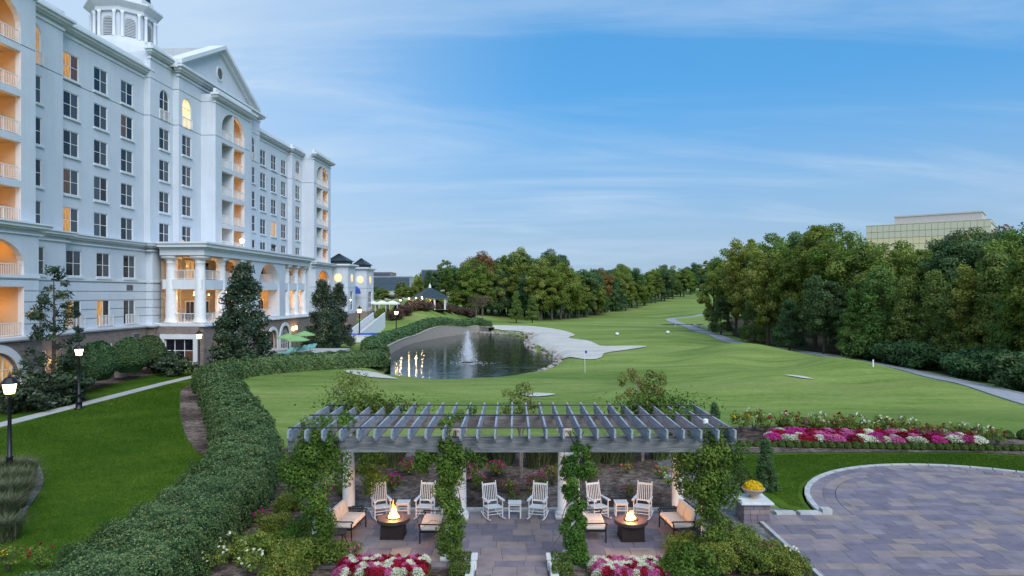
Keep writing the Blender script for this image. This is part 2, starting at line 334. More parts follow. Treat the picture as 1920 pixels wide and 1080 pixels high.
def tag(o, label=None, cat=None, group=None, kind=None):
    for k, v in (('label', label), ('category', cat), ('group', group), ('kind', kind)):
        if v: o[k] = v
    return o
def thing(name, label, cat, loc=(0, 0, 0), rz=0, group=None, sc=None):
    o = link(name, None, None, loc, rz, sc); o.empty_display_size = .3
    return tag(o, label, cat, group)
def dup(root, loc, rz=0, label=None, group=None, sc=None):
    r = root.copy(); COL.objects.link(r); r.location = loc; r.rotation_euler = (0, 0, rz)
    if sc is not None: r.scale = sc if isinstance(sc, (tuple, list)) else (sc, sc, sc)
    if label: r['label'] = label
    if group: r['group'] = group
    for ch in list(root.children):
        c = ch.copy(); COL.objects.link(c); c.parent = r
        for g in list(ch.children):
            d = g.copy(); COL.objects.link(d); d.parent = c
    return r
ORD = 'first second third fourth fifth sixth seventh eighth ninth tenth eleventh twelfth thirteenth fourteenth fifteenth sixteenth seventeenth eighteenth nineteenth'.split()
TENS = {20: 'twent', 30: 'thirt', 40: 'fort', 50: 'fift', 60: 'sixt', 70: 'sevent', 80: 'eight', 90: 'ninet'}
def ordw(n):
    if n < 20: return ORD[n - 1]
    t, u = n // 10 * 10, n % 10
    if n >= 100: return 'one hundred and ' + ordw(n - 100) if n > 100 else 'hundredth'
    return TENS[t] + 'ieth' if u == 0 else TENS[t] + 'y-' + ORD[u - 1]
def unit(v): return v / np.maximum(np.linalg.norm(v, axis=1, keepdims=True), 1e-6)
def leaf_mesh(name, C, size, tint, mat, nrm=None, spread=.9, aspect=.5):
    C = np.asarray(C, float); N = len(C); size = np.broadcast_to(np.asarray(size, float), (N,))[:, None]
    n = unit(rng.normal(size=(N, 3)))
    if nrm is not None: n = unit(np.asarray(nrm) + n * spread)
    a = unit(np.cross(n, rng.normal(size=(N, 3)))); bb = np.cross(n, a)
    V = np.empty((N, 4, 3)); V[:, 0] = C - a * size; V[:, 1] = C + bb * size * aspect - n * size * .12; V[:, 2] = C + a * size; V[:, 3] = C - bb * size * aspect - n * size * .12
    return quads_mesh(name, V, tint, mat)
def quads_mesh(name, V, tint, mat):
    N = len(V); me = bpy.data.meshes.new(name)
    me.vertices.add(4 * N); me.vertices.foreach_set('co', V.reshape(-1).astype(np.float32))
    me.loops.add(4 * N); me.loops.foreach_set('vertex_index', np.arange(4 * N, dtype=np.int32))
    me.polygons.add(N); me.polygons.foreach_set('loop_start', np.arange(0, 4 * N, 4, dtype=np.int32))
    at = me.attributes.new('tint', 'FLOAT', 'FACE'); at.data.foreach_set('value', np.clip(np.broadcast_to(tint, (N,)), 0, 1).astype(np.float32))
    me.materials.append(M[mat]); me.update(calc_edges=True); return me
def blades_mesh(name, P, H, lean, width, tint, mat):
    """arching grass blades: two quads each"""
    N = len(P); ang = rng.uniform(0, 2 * PI, N); d = np.stack([np.cos(ang), np.sin(ang), 0 * ang], 1); s = np.stack([-np.sin(ang), np.cos(ang), 0 * ang], 1)
    H = np.broadcast_to(H, (N,))[:, None]; L = lean * H * rng.uniform(.3, 1.1, (N, 1)); up = np.array([[0, 0, 1.]])
    m1 = P + d * L * .35 + up * H * .62; t1 = P + d * L + up * H * .88
    w = width
    V1 = np.stack([P - s * w, P + s * w, m1 + s * w * .8, m1 - s * w * .8], 1); V2 = np.stack([m1 - s * w * .8, m1 + s * w * .8, t1 + s * w * .1, t1 - s * w * .1], 1)
    return quads_mesh(name, np.concatenate([V1, V2]), np.concatenate([tint, tint]), mat)

# ------------------------------------------------------------------ terrain
def ss(a, b, x):
    t = np.clip((x - a) / (b - a), 0, 1); return t * t * (3 - 2 * t)
POND = np.array([(-17.4, 87), (-14.6, 80.5), (-14.2, 76.0), (-12.4, 70.5), (-7, 66.8), (-2, 69.0), (2.2, 75.0), (4.6, 82), (5.6, 88.6), (5.2, 97.6), (3.0, 108), (2.4, 118), (2.6, 128), (4.5, 138), (0, 146), (-4.5, 152), (-8.1, 159), (-12, 150), (-16.8, 135), (-19.2, 122), (-19.6, 110), (-19.0, 95)])
def poly_sd(P, X, Y):
    """positive inside"""
    X = np.asarray(X, float); Y = np.asarray(Y, float); d = np.full(X.shape, 1e9); ins = np.zeros(X.shape, bool)
    n = len(P)
    for i in range(n):
        ax, ay = P[i]; bx, by = P[(i + 1) % n]; ex, ey = bx - ax, by - ay
        t = np.clip(((X - ax) * ex + (Y - ay) * ey) / (ex * ex + ey * ey), 0, 1)
        d = np.minimum(d, np.hypot(X - ax - t * ex, Y - ay - t * ey))
        c = ((ay > Y) != (by > Y)); 
        with np.errstate(divide='ignore', invalid='ignore'):
            xi = ax + (Y - ay) * ex / (ey if ey != 0 else 1e-9)
        ins ^= c & (X < xi)
    return np.where(ins, d, -d)
def hgt(X, Y):
    X = np.asarray(X, float); Y = np.asarray(Y, float)
    h = 10.0 * ss(165, 430, Y) * (1 - .35 * ss(-20, -90, X))
    h = h + 4.3 * ss(122, 160, Y) * ss(-10.5, -21, X) * (1 - ss(190, 260, Y)) + 1.6 * ss(150, 185, Y) * ss(2, -12, X) * (1 - ss(190, 260, Y))
    for mx, my, a, sx, sy in ((29, 86, 1.7, 6.5, 6.5), (25, 62, .8, 7, 5), (32.5, 66, 1.3, 4.5, 5), (18, 70, .35, 8, 4), (23, 77, .8, 3.5, 3.2), (35, 74, .9, 3.5, 5), (28, 70, -.55, 3, 3), (33.5, 57, .7, 4, 4), (20, 56, .4, 6, 3), (14, 84, .5, 5, 4), (12, 52, .25, 9, 3), (22, 108, .9, 10, 9), (30, 128, .8, 8, 10), (8, 165, .9, 18, 9), (-22, 80, .35, 5, 6)):
        h = h + a * np.exp(-((X - mx) / sx) ** 2 - ((Y - my) / sy) ** 2)
    h = h + .16 * np.sin(X * .11 + 1.3) * np.sin(Y * .07) * ss(38, 55, Y) * ss(-34, -20, X)
    h = h + 1.1 * ss(44, 60, X) * ss(40, 70, Y)
    d = poly_sd(POND, X, Y)
    wall = (X < -7.2) & (Y > 80)
    pit = np.where(wall, ss(0.0, .5, d), ss(-2.6, 2.2, d))
    return h * (1 - pit) - 2.0 * pit
def hz(x, y): return float(hgt(np.array([x]), np.array([y]))[0])
def gp(px, py, z=0.0):
    Y = 1280 * (CAM_H - z) / (py - 550.0); return ((px - 960) / 1280 * Y, Y)
def hit(px, py):
    """where the line of sight meets the terrain"""
    ys = np.linspace(18, 700, 4000); xs = (px - 960) / 1280 * ys; zs = CAM_H + (550 - py) / 1280 * ys
    k = np.where(zs < hgt(xs, ys))[0]
    i = k[0] if len(k) else len(ys) - 1
    return (float(xs[i]), float(ys[i]))
def axis(spans):
    out = []
    for a, b, st in spans: out += list(np.arange(a, b, st))
    return np.array(out + [spans[-1][1]])
gx = axis([(-1500, -300, 100), (-300, -70, 14), (-70, -24, 2), (-24, 48, 1.0), (48, 120, 4), (120, 400, 20), (400, 1500, 100)])
gy = axis([(-200, 12, 20), (12, 66, 1.5), (66, 165, 1.0), (165, 300, 3), (300, 520, 8), (520, 900, 40), (900, 3000, 200)])
XX, YY = np.meshgrid(gx, gy); ZZ = hgt(XX, YY)
def grid_mesh(name, XX, YY, ZZ, mat):
    ny, nx = XX.shape; V = np.stack([XX, YY, ZZ], -1).reshape(-1, 3); i = np.arange(ny * nx).reshape(ny, nx)
    F = np.stack([i[:-1, :-1], i[:-1, 1:], i[1:, 1:], i[1:, :-1]], -1).reshape(-1, 4)
    me = bpy.data.meshes.new(name); me.vertices.add(len(V)); me.vertices.foreach_set('co', V.reshape(-1).astype(np.float32))
    me.loops.add(F.size); me.loops.foreach_set('vertex_index', F.reshape(-1).astype(np.int32)); me.polygons.add(len(F)); me.polygons.foreach_set('loop_start', np.arange(0, F.size, 4, dtype=np.int32))
    me.polygons.foreach_set('use_smooth', np.ones(len(F), bool)); me.materials.append(M[mat]); me.update(calc_edges=True); return me
tag(link('ground', grid_mesh('ground', XX, YY, ZZ, 'fairway')), 'mown golf fairway rolling back past the pond to the woods', kind='structure')
def drape(name, poly, dz, mat, res=1.5, label=None, kind='structure', parent=None):
    bm = bmesh.new(); vs = [bm.verts.new((x, y, 0)) for x, y in poly]; bm.faces.new(vs)
    bmesh.ops.triangulate(bm, faces=bm.faces[:])
    xs = [p[0] for p in poly]; ys = [p[1] for p in poly]
    for lo, hi, ax in ((min(xs), max(xs), 0), (min(ys), max(ys), 1)):
        v = math.ceil(lo / res) * res + 1e-4
        while v < hi:
            co = [0, 0, 0]; co[ax] = v; no = [0, 0, 0]; no[ax] = 1
            bmesh.ops.bisect_plane(bm, geom=bm.verts[:] + bm.edges[:] + bm.faces[:], plane_co=co, plane_no=no); v += res
    c = np.array([v.co[:] for v in bm.verts]); z = hgt(c[:, 0], c[:, 1])
    for v, q in zip(bm.verts, z): v.co.z = q + dz
    bmesh.ops.recalc_face_normals(bm, faces=bm.faces[:])
    if sum(f.normal.z for f in bm.faces) < 0: bmesh.ops.reverse_faces(bm, faces=bm.faces[:])
    for f in bm.faces: f.smooth = True
    me = bpy.data.meshes.new(name); bm.to_mesh(me); bm.free(); me.materials.append(M[mat])
    o = link(name, me, parent)
    if parent is None: tag(o, label, kind=kind)
    return o
def spline(P, n=8, closed=False):
    P = [np.array(p, float) for p in P]; N = len(P); out = []
    for i in range(N if closed else N - 1):
        g = (lambda k: P[k % N]) if closed else (lambda k: P[min(max(k, 0), N - 1)])
        p0, p1, p2, p3 = g(i - 1), g(i), g(i + 1), g(i + 2)
        for k in range(n):
            t = k / n; out.append(.5 * ((2 * p1) + (-p0 + p2) * t + (2 * p0 - 5 * p1 + 4 * p2 - p3) * t * t + (-p0 + 3 * p1 - 3 * p2 + p3) * t ** 3))
    if not closed: out.append(P[-1])
    return np.array(out)
def ribbon(path, w):
    p = np.array(path); t = np.gradient(p, axis=0); t /= np.linalg.norm(t, axis=1, keepdims=True); n = np.stack([-t[:, 1], t[:, 0]], 1)
    return p + n * w, p - n * w
def ribbon_mesh(name, path, half, dz, mat, label=None, thick=0.0, parent=None):
    """a road or path that follows the terrain"""
    A, B = ribbon(path, half); mb = MB()
    pa = np.array(path); n = len(pa)
    for i in range(n):
        for k, s in enumerate(np.linspace(0, 1, 4)):
            q = A[i] * (1 - s) + B[i] * s; mb.v.append((q[0], q[1], hz(q[0], q[1]) + dz))
    for i in range(n - 1):
        for k in range(3): mb.f.append((i * 4 + k, i * 4 + k + 1, i * 4 + 5 + k, i * 4 + 4 + k)); mb.mi.append(0)
    if thick:
        for i in range(n):
            for k in (0, 3): x, y, z = mb.v[i * 4 + k]; mb.v.append((x, y, z - thick))
        o = n * 4
        for i in range(n - 1):
            for k, j in ((0, 0), (3, 1)): mb.f.append((i * 4 + k, i * 4 + 4 + k, o + i * 2 + 2 + j, o + i * 2 + j)); mb.mi.append(0)
    ob = mb.build(name, mat, parent)
    if parent is None: tag(ob, label, kind='structure')
    return ob

# left lawn, walkway, beds
HEDGE = spline([(-10.4, 12), (-10.1, 16), (-10.15, 21), (-10.9, 27), (-12.3, 31.5), (-14.0, 35.5), (-17.2, 42), (-22.0, 51.5), (-25.6, 58.5), (-25.9, 64.5), (-22.8, 69.0), (-19.2, 71.7), (-16.1, 74.8), (-15.8, 79.5), (-17.6, 86)], 10)
hl, hr = ribbon(HEDGE, 1.2)
lawn_poly = [(-31.2, 20), (-31.2, 66)] + [tuple(p) for p in hl[::-4] if p[1] < 66] 
drape('lawn', [(-60, 6)] + [(-60, 40), (-37, 56), (-36, 66), (-30, 72)] + [tuple(p) for p in HEDGE[::-5] if p[1] < 69], .02, 'lawn', 3, 'dark green lawn between the hotel walkway and the long hedge')
ribbon_mesh('walkway', spline([(-31.0, 20), (-31.0, 41.3), (-30.8, 52), (-30.6, 63), (-29.5, 74)], 6), .55, .05, 'concrete', 'narrow concrete walkway between lamps and the hotel shrubs', .05)
drape('mulch_bed', [tuple(p) for p in spline([(-47, 30), (-35.6, 44), (-35.0, 55), (-35.2, 66), (-36, 75), (-50, 75), (-50, 40)], 5, True)], .035, 'mulch', 3, 'dark mulch bed along the hotel wall')
o_ = [p for p in HEDGE if 33.5 < p[1] < 61]; o_ = np.array(o_); f_ = np.sin(np.linspace(0, PI, len(o_))) ** .6
hA = ribbon(o_, 1.0)[0]; hB = o_ + (hA - o_) * (1.55 + 1.25 * f_)[:, None]
drape('mulch_bed', [tuple(p) for p in hA] + [tuple(p) for p in hB[::-1]], .045, 'mulch', 2, 'mulch strip on the lawn side of the long hedge')
drape('mulch_bed', [tuple(p) for p in spline([(-23.5, 33), (-21.4, 31.0), (-19.4, 28.2), (-18.0, 25.4), (-17.0, 23.2), (-17.6, 21), (-22, 20), (-27, 25), (-26.5, 31)], 5, True)], .045, 'gravel', 2, 'curved gravel bed round the grasses by the tall lamp')
drape('mulch_bed', [(-9.2, 12), (-9.3, 22), (-10.0, 27), (-11.3, 31.5), (-12.5, 34.6), (-9, 36.5), (-2, 35.4), (4, 35.0), (7.2, 36.5), (8.6, 32), (8.4, 26), (8.5, 12)], .03, 'mulch', 3, 'brown mulch bed surrounding the pergola terrace')
drape('gravel_bed', [(6.9, 24.2), (6.5, 28), (6.9, 33), (8.6, 34.5), (9.4, 30.5), (9.6, 25.4), (11.0, 24.62), (11.0, 24.45), (8.9, 24.45), (8.6, 21), (6.9, 21)], .05, 'gravel', 2, 'grey gravel strip behind the planter pedestal')
drape('lawn', [(8.9, 33.8), (9.9, 29), (10.0, 25.4), (10.9, 24.7)] + [(18.3 + 7.3 * math.cos(a), 24.4 + 7.3 * math.sin(a)) for a in np.linspace(PI, .05, 26)] + [(30, 22), (36, 27), (29, 32.6), (23, 34.2), (16, 34.2)], .03, 'lawn', 3, 'small lawn between the round plaza and the flower border')
drape('mulch_bed', [(6.0, 36.5), (8.9, 33.9), (16, 34.2), (23, 34.2), (29, 32.6), (36, 27.2), (37, 30), (31, 36), (24, 39.8), (16, 41), (9.5, 40.5)], .045, 'mulch', 3, 'mulch under the curved flower border beyond the lawn')
# cart path
CP = spline([(30, 30), (36.4, 44), (38.0, 50), (38.6, 60), (39, 72), (39.2, 84), (37.6, 95), (36.2, 104), (36.5, 116), (39, 140), (43, 170), (46, 198), (54, 200), (66, 212)], 8)
ribbon_mesh('cart_path', CP, 1.35, .10, 'asphalt', 'grey asphalt cart path curving along the foot of the woods', .2)
ribbon_mesh('cart_path_kerb', CP[:60] + np.array([1.5, -.2]), .09, .16, 'kerb_stone', 'pale kerb on the woodland edge of the cart path', .25)
ribbon_mesh('cart_path', spline([(70, 300), (66, 318), (72, 340), (88, 370), (112, 412), (120, 440)], 6), 1.9, .25, 'asphalt', 'far stretch of cart path climbing the fairway hill', .4)
# bunkers
bk = [hit(*p) for p in ((915, 612), (960, 611), (1005, 613), (1050, 619), (1078, 628), (1066, 634), (1100, 639), (1118, 646), (1135, 650), (1212, 650), (1180, 656), (1135, 663), (1128, 671), (1090, 674), (1035, 679), (1045, 668), (1020, 655), (990, 645), (975, 640), (1000, 633), (985, 624), (940, 620))]
drape('sand_bunker', [tuple(p) for p in spline(bk, 3, True)], .10, 'sand', 1.0, 'large pale sand bunker beside the pond rocks')
drape('sand_bunker', [tuple(p) for p in spline([hit(*p) for p in ((645, 696), (690, 697), (735, 708), (745, 712), (700, 709), (668, 704))], 3, True)], .08, 'sand', .8, 'small pale sand bunker at the near end of the hedge')
drape('sand_bunker', [tuple(p) for p in spline([hit(*p) for p in ((1470, 704.5), (1500, 706.5), (1526, 712), (1510, 711.5), (1490, 708))], 3, True)], .08, 'sand', .5, 'sliver of sand bunker in the mounds left of the cart path')
drape('sand_bunker', [tuple(p) for p in spline([hit(*p) for p in ((975, 741), (1005, 738), (1040, 740), (1030, 743), (1000, 745))], 3, True)], .08, 'sand', .5, 'small sand patch on the green just above the pergola')
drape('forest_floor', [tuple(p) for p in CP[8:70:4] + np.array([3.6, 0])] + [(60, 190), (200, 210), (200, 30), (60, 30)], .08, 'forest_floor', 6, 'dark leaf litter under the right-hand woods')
# pond
wp = POND + 0; cen = wp.mean(0)
tag(MB().add([(*(cen + (p - cen) * 1.06), -1.0) for p in wp], [tuple(range(len(wp)))]).build('pond_water', 'water'), 'dark still pond reflecting the sky and hotel', kind='structure')
# retaining wall on the hotel side
wl = spline([(-14.9, 79.5), (-17.0, 87), (-18.4, 95), (-19.0, 110), (-18.6, 122), (-16.2, 135), (-11.5, 150), (-7.8, 157.6), (-4.6, 153.6)], 6)
mb = MB(); wn_ = (ribbon(wl, .75)[0], ribbon(wl, .75)[1])
tops = [max(hz(p[0] - .7, p[1] + .3), .0) + .25 for p in wl]
for i, p in enumerate(wl):
    for q, z in ((wn_[0][i], -2.2), (wn_[0][i], tops[i]), (wn_[1][i], tops[i]), (wn_[1][i], -2.2)): mb.v.append((q[0], q[1], z))
for i in range(len(wl) - 1):
    for k in range(3): mb.f.append((i * 4 + k, i * 4 + k + 1, i * 4 + 5 + k, i * 4 + 4 + k)); mb.mi.append(0)
rw = thing('retaining_wall', 'long curved stone retaining wall along the hotel side of the pond', 'wall', (-15, 77.2, 0))
for v in range(len(mb.v)): x, y, z = mb.v[v]; mb.v[v] = (x + 15, y - 77.2, z)
mb.build('stone_face', 'stone_pond', rw)
mb = MB()
for i, p in enumerate(wl):
    for q, z in ((wn_[0][i], 0), (wn_[0][i], .12), (wn_[1][i] + (wn_[1][i] - wn_[0][i]) * .03, .12), (wn_[1][i] + (wn_[1][i] - wn_[0][i]) * .03, 0)): mb.v.append((q[0] + 15, q[1] - 77.2, z + tops[i] + .002))
for i in range(len(wl) - 1):
    for k in range(4): mb.f.append((i * 4 + k, i * 4 + (k + 1) % 4, i * 4 + 4 + (k + 1) % 4, i * 4 + 4 + k)); mb.mi.append(0)
mb.build('coping', 'stone_pond', rw)
# ------------------------------------------------------------------ the hotel
FA = math.atan(70 / 1280); B0 = (-42.0, 87.0)
def fw(D, u):
    """facade frame (distance D right of it, run u along it) to world"""
    return (-D * math.cos(FA) + u * math.sin(FA), D * math.sin(FA) + u * math.cos(FA) - 2.29)
hx, hy = fw(42.0, 87.0)
HOT = thing('hotel', 'pale grey-white classical hotel with pediment, balconies and columned portico', 'hotel', (hx, hy, 0), -FA)
def L(D, u, z): return (-D + 42.0, u - 87.0, z)
def panel(mb, o, ea, nn, a0, a1, z0, z1, holes=(), grooves=(), depth=.3, gd=.07):
    """wall sheet with openings; hole = (a0, a1, z0, z1, rise of the arch on top)"""
    o = np.array(o, float); ea = np.array(ea, float); nn = np.array(nn, float)
    P = lambda a, z, d=0.0: tuple(o + ea * a - nn * d + np.array((0, 0, z)))
    A = sorted({a0, a1} | {x for h in holes for x in h[:2] if a0 < x < a1})
    gz = [g for g in grooves if z0 < g < z1]
    Z = sorted({z0, z1} | {x for h in holes for x in h[2:4] if z0 < x < z1} | {x for g in gz for x in (g, g + gd)})
    for i in range(len(A) - 1):
        for j in range(len(Z) - 1):
            ca, cz = (A[i] + A[i + 1]) / 2, (Z[j] + Z[j + 1]) / 2
            if any(h[0] < ca < h[1] and h[2] < cz < h[3] for h in holes): continue
            d = .06 if any(g < cz < g + gd for g in gz) else 0
            mb.quad(P(A[i], Z[j], d), P(A[i + 1], Z[j], d), P(A[i + 1], Z[j + 1], d), P(A[i], Z[j + 1], d))
    for h0, h1, y0, y1, rise in holes:
        pts = [(h0, y0), (h1, y0)]
        if rise > 0:
            c = (h0 + h1) / 2; r = (h1 - h0) / 2; zs = y1 - rise; arc = [(c + r * math.cos(t), zs + rise * math.sin(t)) for t in np.linspace(0, PI, 17)]
            for k in range(16):
                (xa, za), (xb, zb) = arc[k], arc[k + 1]
                mb.quad(P(xa, za), P(xa, y1), P(xb, y1), P(xb, zb))
            pts += arc
        else: pts += [(h1, y1), (h0, y1)]
        for k in range(len(pts)):
            (xa, za), (xb, zb) = pts[k], pts[(k + 1) % len(pts)]
            if abs(xa - xb) + abs(za - zb) < 1e-6: continue
            mb.quad(P(xa, za), P(xa, za, depth), P(xb, zb, depth), P(xb, zb))
def front(mb, D, u0, u1, z0, z1, holes=(), grooves=(), depth=.3): panel(mb, L(D, 0, 0), (0, 1, 0), (1, 0, 0), u0, u1, z0, z1, holes, grooves, depth)
def side(mb, u, D0, D1, z0, z1, holes=(), grooves=(), depth=.3, sgn=-1): panel(mb, L(0, u, 0), (-1, 0, 0), (0, sgn, 0), D1, D0, z0, z1, holes, grooves, depth)
def lbox(mb, Da, Db, ua, ub, z0, z1): mb.box(-max(Da, Db) + 42, -min(Da, Db) + 42, ua - 87, ub - 87, z0, z1)

# window kits (local: centre of the opening, facing +x)
def win_frame(w, h, nx=2, nz=2, t=.075, d=.09, arch=0):
    mb = MB(); zt = h / 2 - arch
    mb.box(-d / 2, d / 2, -w / 2, -w / 2 + t, -h / 2, zt); mb.box(-d / 2, d / 2, w / 2 - t, w / 2, -h / 2, zt); mb.box(-d / 2 + .002, d / 2 - .002, -w / 2 + t, w / 2 - t, -h / 2, -h / 2 + t)
    if not arch: mb.box(-d / 2 + .002, d / 2 - .002, -w / 2 + t, w / 2 - t, h / 2 - t, h / 2)
    else:
        a = [(math.cos(q), math.sin(q)) for q in np.linspace(0, PI, 13)]
        for k in range(12):
            for X in (d / 2,):
                mb.quad((X, a[k][0] * w / 2, zt + a[k][1] * arch), (X, a[k + 1][0] * w / 2, zt + a[k + 1][1] * arch), (X, a[k + 1][0] * (w / 2 - t), zt + a[k + 1][1] * (arch - t)), (X, a[k][0] * (w / 2 - t), zt + a[k][1] * (arch - t)))
                mb.quad((X, a[k][0] * (w / 2 - t), zt + a[k][1] * (arch - t)), (X, a[k + 1][0] * (w / 2 - t), zt + a[k + 1][1] * (arch - t)), (-X, a[k + 1][0] * (w / 2 - t), zt + a[k + 1][1] * (arch - t)), (-X, a[k][0] * (w / 2 - t), zt + a[k][1] * (arch - t)))
    m = t * .7; zz = h / 2 - (0 if arch else t)
    for i in range(1, nx):
        y = -w / 2 + w * i / nx; mb.box(-d * .4, d * .4, y - m / 2, y + m / 2, -h / 2 + t, zz - (.02 if arch else 0))
    for j in range(1, nz):
        z = -h / 2 + h * j / nz; mb.box(-d * .38, d * .38, -w / 2 + t, w / 2 - t, z - m / 2, z + m / 2)
    return mb.mesh('window_frame', 'white_paint')
def pane_me(w, h, mat, arch=0, z0=0.0):
    mb = MB()
    if not arch: mb.box(-.012, .012, -w / 2, w / 2, -h / 2, h / 2)
    else:
        zt = h / 2 - arch; n = 14
        pts = [(-w / 2, -h / 2), (w / 2, -h / 2)] + [(w / 2 * math.cos(q), zt + arch * math.sin(q)) for q in np.linspace(0, PI, n)]
        mb.add([(0.012, y, z) for y, z in pts], [tuple(range(len(pts)))])
    return mb.mesh('pane', mat)
WK = {}
def window(D, u, zc, w=2.0, h=2.3, mats=('pane_dark', 'pane_curtain'), nx=2, nz=2, sill=True, surround=False, label=None, par=None, rz=0, rec=.10, frame_scale=.075):
    par = par or HOT
    k = (w, h, nx, nz, frame_scale)
    if k not in WK: WK[k] = win_frame(w, h, nx, nz, frame_scale)
    x, y, z = L(D + rec, u, zc)
    wd = link('window', WK[k], par, (x, y, z), rz)
    pw, ph = w / nx - .05, h / nz - .05
    for i in range(nx):
        mt = mats[min(i, len(mats) - 1)] if not callable(mats) else mats(i)
        kk = (pw, ph, mt)
        if kk not in WK: WK[kk] = pane_me(pw, ph, mt)
        for j in range(nz):
            link('pane', WK[kk], wd, (-.02, -w / 2 + w * (i + .5) / nx, -h / 2 + h * (j + .5) / nz))
    if sill:
        kk = ('sill', w)
        if kk not in WK: WK[kk] = MB().box(rec - .15, rec + .16, -w / 2 - .12, w / 2 + .12, -.20, -.002).mesh('sill', 'stucco_trim')
        link('sill', WK[kk], wd, (0, 0, -h / 2))
    return wd
def arch_window(D, u, z0, z1, w, arch, mat, nx=2, par=None, rec=.12, rz=0, nz=2):
    par = par or HOT; h = z1 - z0; k = ('aw', w, h, arch, nx, nz)
    if k not in WK: WK[k] = win_frame(w, h, nx, nz, .08, .1, arch)
    x, y, z = L(D + rec, u, (z0 + z1) / 2); wd = link('window', WK[k], par, (x, y, z), rz)
    kk = ('ap', w, h, arch, mat)
    if kk not in WK: WK[kk] = pane_me(w - .06, h - .04, mat, arch)
    link('pane', WK[kk], wd, (-.03, 0, 0)); return wd
def railing_me(w, h=1.05, name='railing', gap=.16, mid=True):
    k = ('rail', round(w, 2), h, gap)
    if k not in WK:
        mb = MB(); mb.box(-.03, .03, -w / 2, w / 2, h - .07, h); mb.box(-.022, .022, -w / 2, w / 2, .08, .13)
        n = max(2, int(w / gap))
        for i in range(n + 1):
            y = -w / 2 + .02 + (w - .04) * i / n; t = .03 if (i in (0, n) or (mid and i == n // 2)) else .013
            mb.box(-t, t, y - t, y + t, 0 if t > .02 else .13, h - .07)
        WK[k] = mb.mesh(name, 'white_paint')
    return WK[k]
def railing(D, u, z, w, rz=0, par=None, h=1.05): return link('railing', railing_me(w, h), par or HOT, L(D, u, z), rz)
def pt_light(name, loc, e, col=(1, .58, .24), r=.08, par=None):
    d = bpy.data.lights.new(name, 'POINT'); d.energy = e; d.color = col; d.shadow_soft_size = r
    o = bpy.data.objects.new(name, d); COL.objects.link(o); o.location = loc
    if par: o.parent = par
    return o
LOWG = [5.6, 6.45, 7.3, 8.15, 9.0]
ROWS = [14.6 + 3.48 * k for k in range(5)]
wall_n = 0
def bay(D, u0, u1, cols, top, archtop=False, low=True, seed=0, drow=True):
    rr = random.Random(seed); holes = []
    for c in cols:
        for k, z in enumerate(ROWS):
            if k == 4 and archtop: holes.append((c - .95, c + .95, 27.1, 30.5, .95))
            else: holes.append((c - 1.0, c + 1.0, z - 1.15, z + 1.15, 0))
    mb = MB(); front(mb, D, u0, u1, 13.1, top, holes, [27.02, 31.05])
    mb.build('wall', 'stucco', HOT)
    for c in cols:
        for k, z in enumerate(ROWS):
            q = rr.random()
            mats = ('pane_dark', 'pane_curtain') if q < .62 else ('pane_curtain', 'pane_dark') if q < .75 else ('pane_dark', 'pane_dark') if q < .86 else ('pane_dim', 'pane_curtain')
            if (round(c, 1), k) in LIT: mats = LIT[(round(c, 1), k)]
            if k == 4 and archtop:
                arch_window(D, c, 27.1, 30.5, 1.9, .95, mats[0], 2, nz=3); railing(D - .08, c, 27.1, 2.1, h=1.15)
            else: window(D, c, z, mats=mats)
    if low:
        holes = []
        for c in cols: holes += [(c - 1.0, c + 1.0, 9.55, 11.9, 0)] + ([(c - .95, c + .95, 4.85, 7.35, 0)] if drow else [])
        mb = MB(); front(mb, D - .25, u0, u1, 4.6, 13.1, holes, LOWG)
        mb.build('wall', 'stucco', HOT)
        for c in cols:
            q = rr.random(); mats = ('pane_dim', 'pane_curtain') if q < .35 else ('pane_dark', 'pane_curtain')
            window(D - .25, c, 10.725, 2.0, 2.35, mats=mats)
            if drow:
                window(D - .25, c, 6.1, 1.9, 2.5, nz=1, mats=LIT.get((round(c, 1), -1), ('pane_dark', 'pane_curtain')), sill=False)
                railing(D - .55, c, 4.85, 2.1)
        mb = MB(); front(mb, D - .45, u0 - .1, u1 + .1, -.5, 4.35, [(c - 1, c + 1, 1.0, 3.2, 0) for c in cols] if drow else [])
        mb.build('stone_base', 'stone', HOT)
        if drow:
            for c in cols: window(D - .45, c, 2.1, 2.0, 2.2, nx=3)
LIT = {(61.9, 4): ('pane_lit', 'pane_dim'), (61.9, 0): ('pane_lit', 'pane_curtain'), (70.1, 3): ('pane_dim', 'pane_dark'), (66.0, -1): ('pane_lit', 'pane_dark'), (61.9, -1): ('pane_lit', 'pane_dark'),
       (79.1, 4): ('pane_bright', 'pane_lit'), (56.4, 4): ('pane_lit', 'pane_dim'), (107.4, 1): ('pane_warm', 'pane_lit'), (103.4, 2): ('pane_dark', 'pane_curtain'), (75.7, 4): ('pane_dark', 'pane_dark')}
def cornice(D, u0, u1, prof, base=None, ends=True, nm='cornice'):
    mb = MB()
    for p, z0, z1 in prof: lbox(mb, D + .25, D - p, u0 - p * ends, u1 + p * ends, z0, z1)
    return mb.build(nm, 'stucco_trim', HOT)
kz = [0]
def top_cornice(D, u0, u1, zt, low=31.0):
    kz[0] += 1; e = kz[0] * .004; d = zt - 32.7
    cornice(D, u0, u1, [(.12, low + d + e, low + d + .22), (.30, low + d + .45 + e, low + d + .62), (.55, low + d + .62 + .001, low + d + .86), (.75, low + d + .86 + .001, low + d + 1.05 + e), (.10, low + d + 1.05 + e + .001, zt + e)])
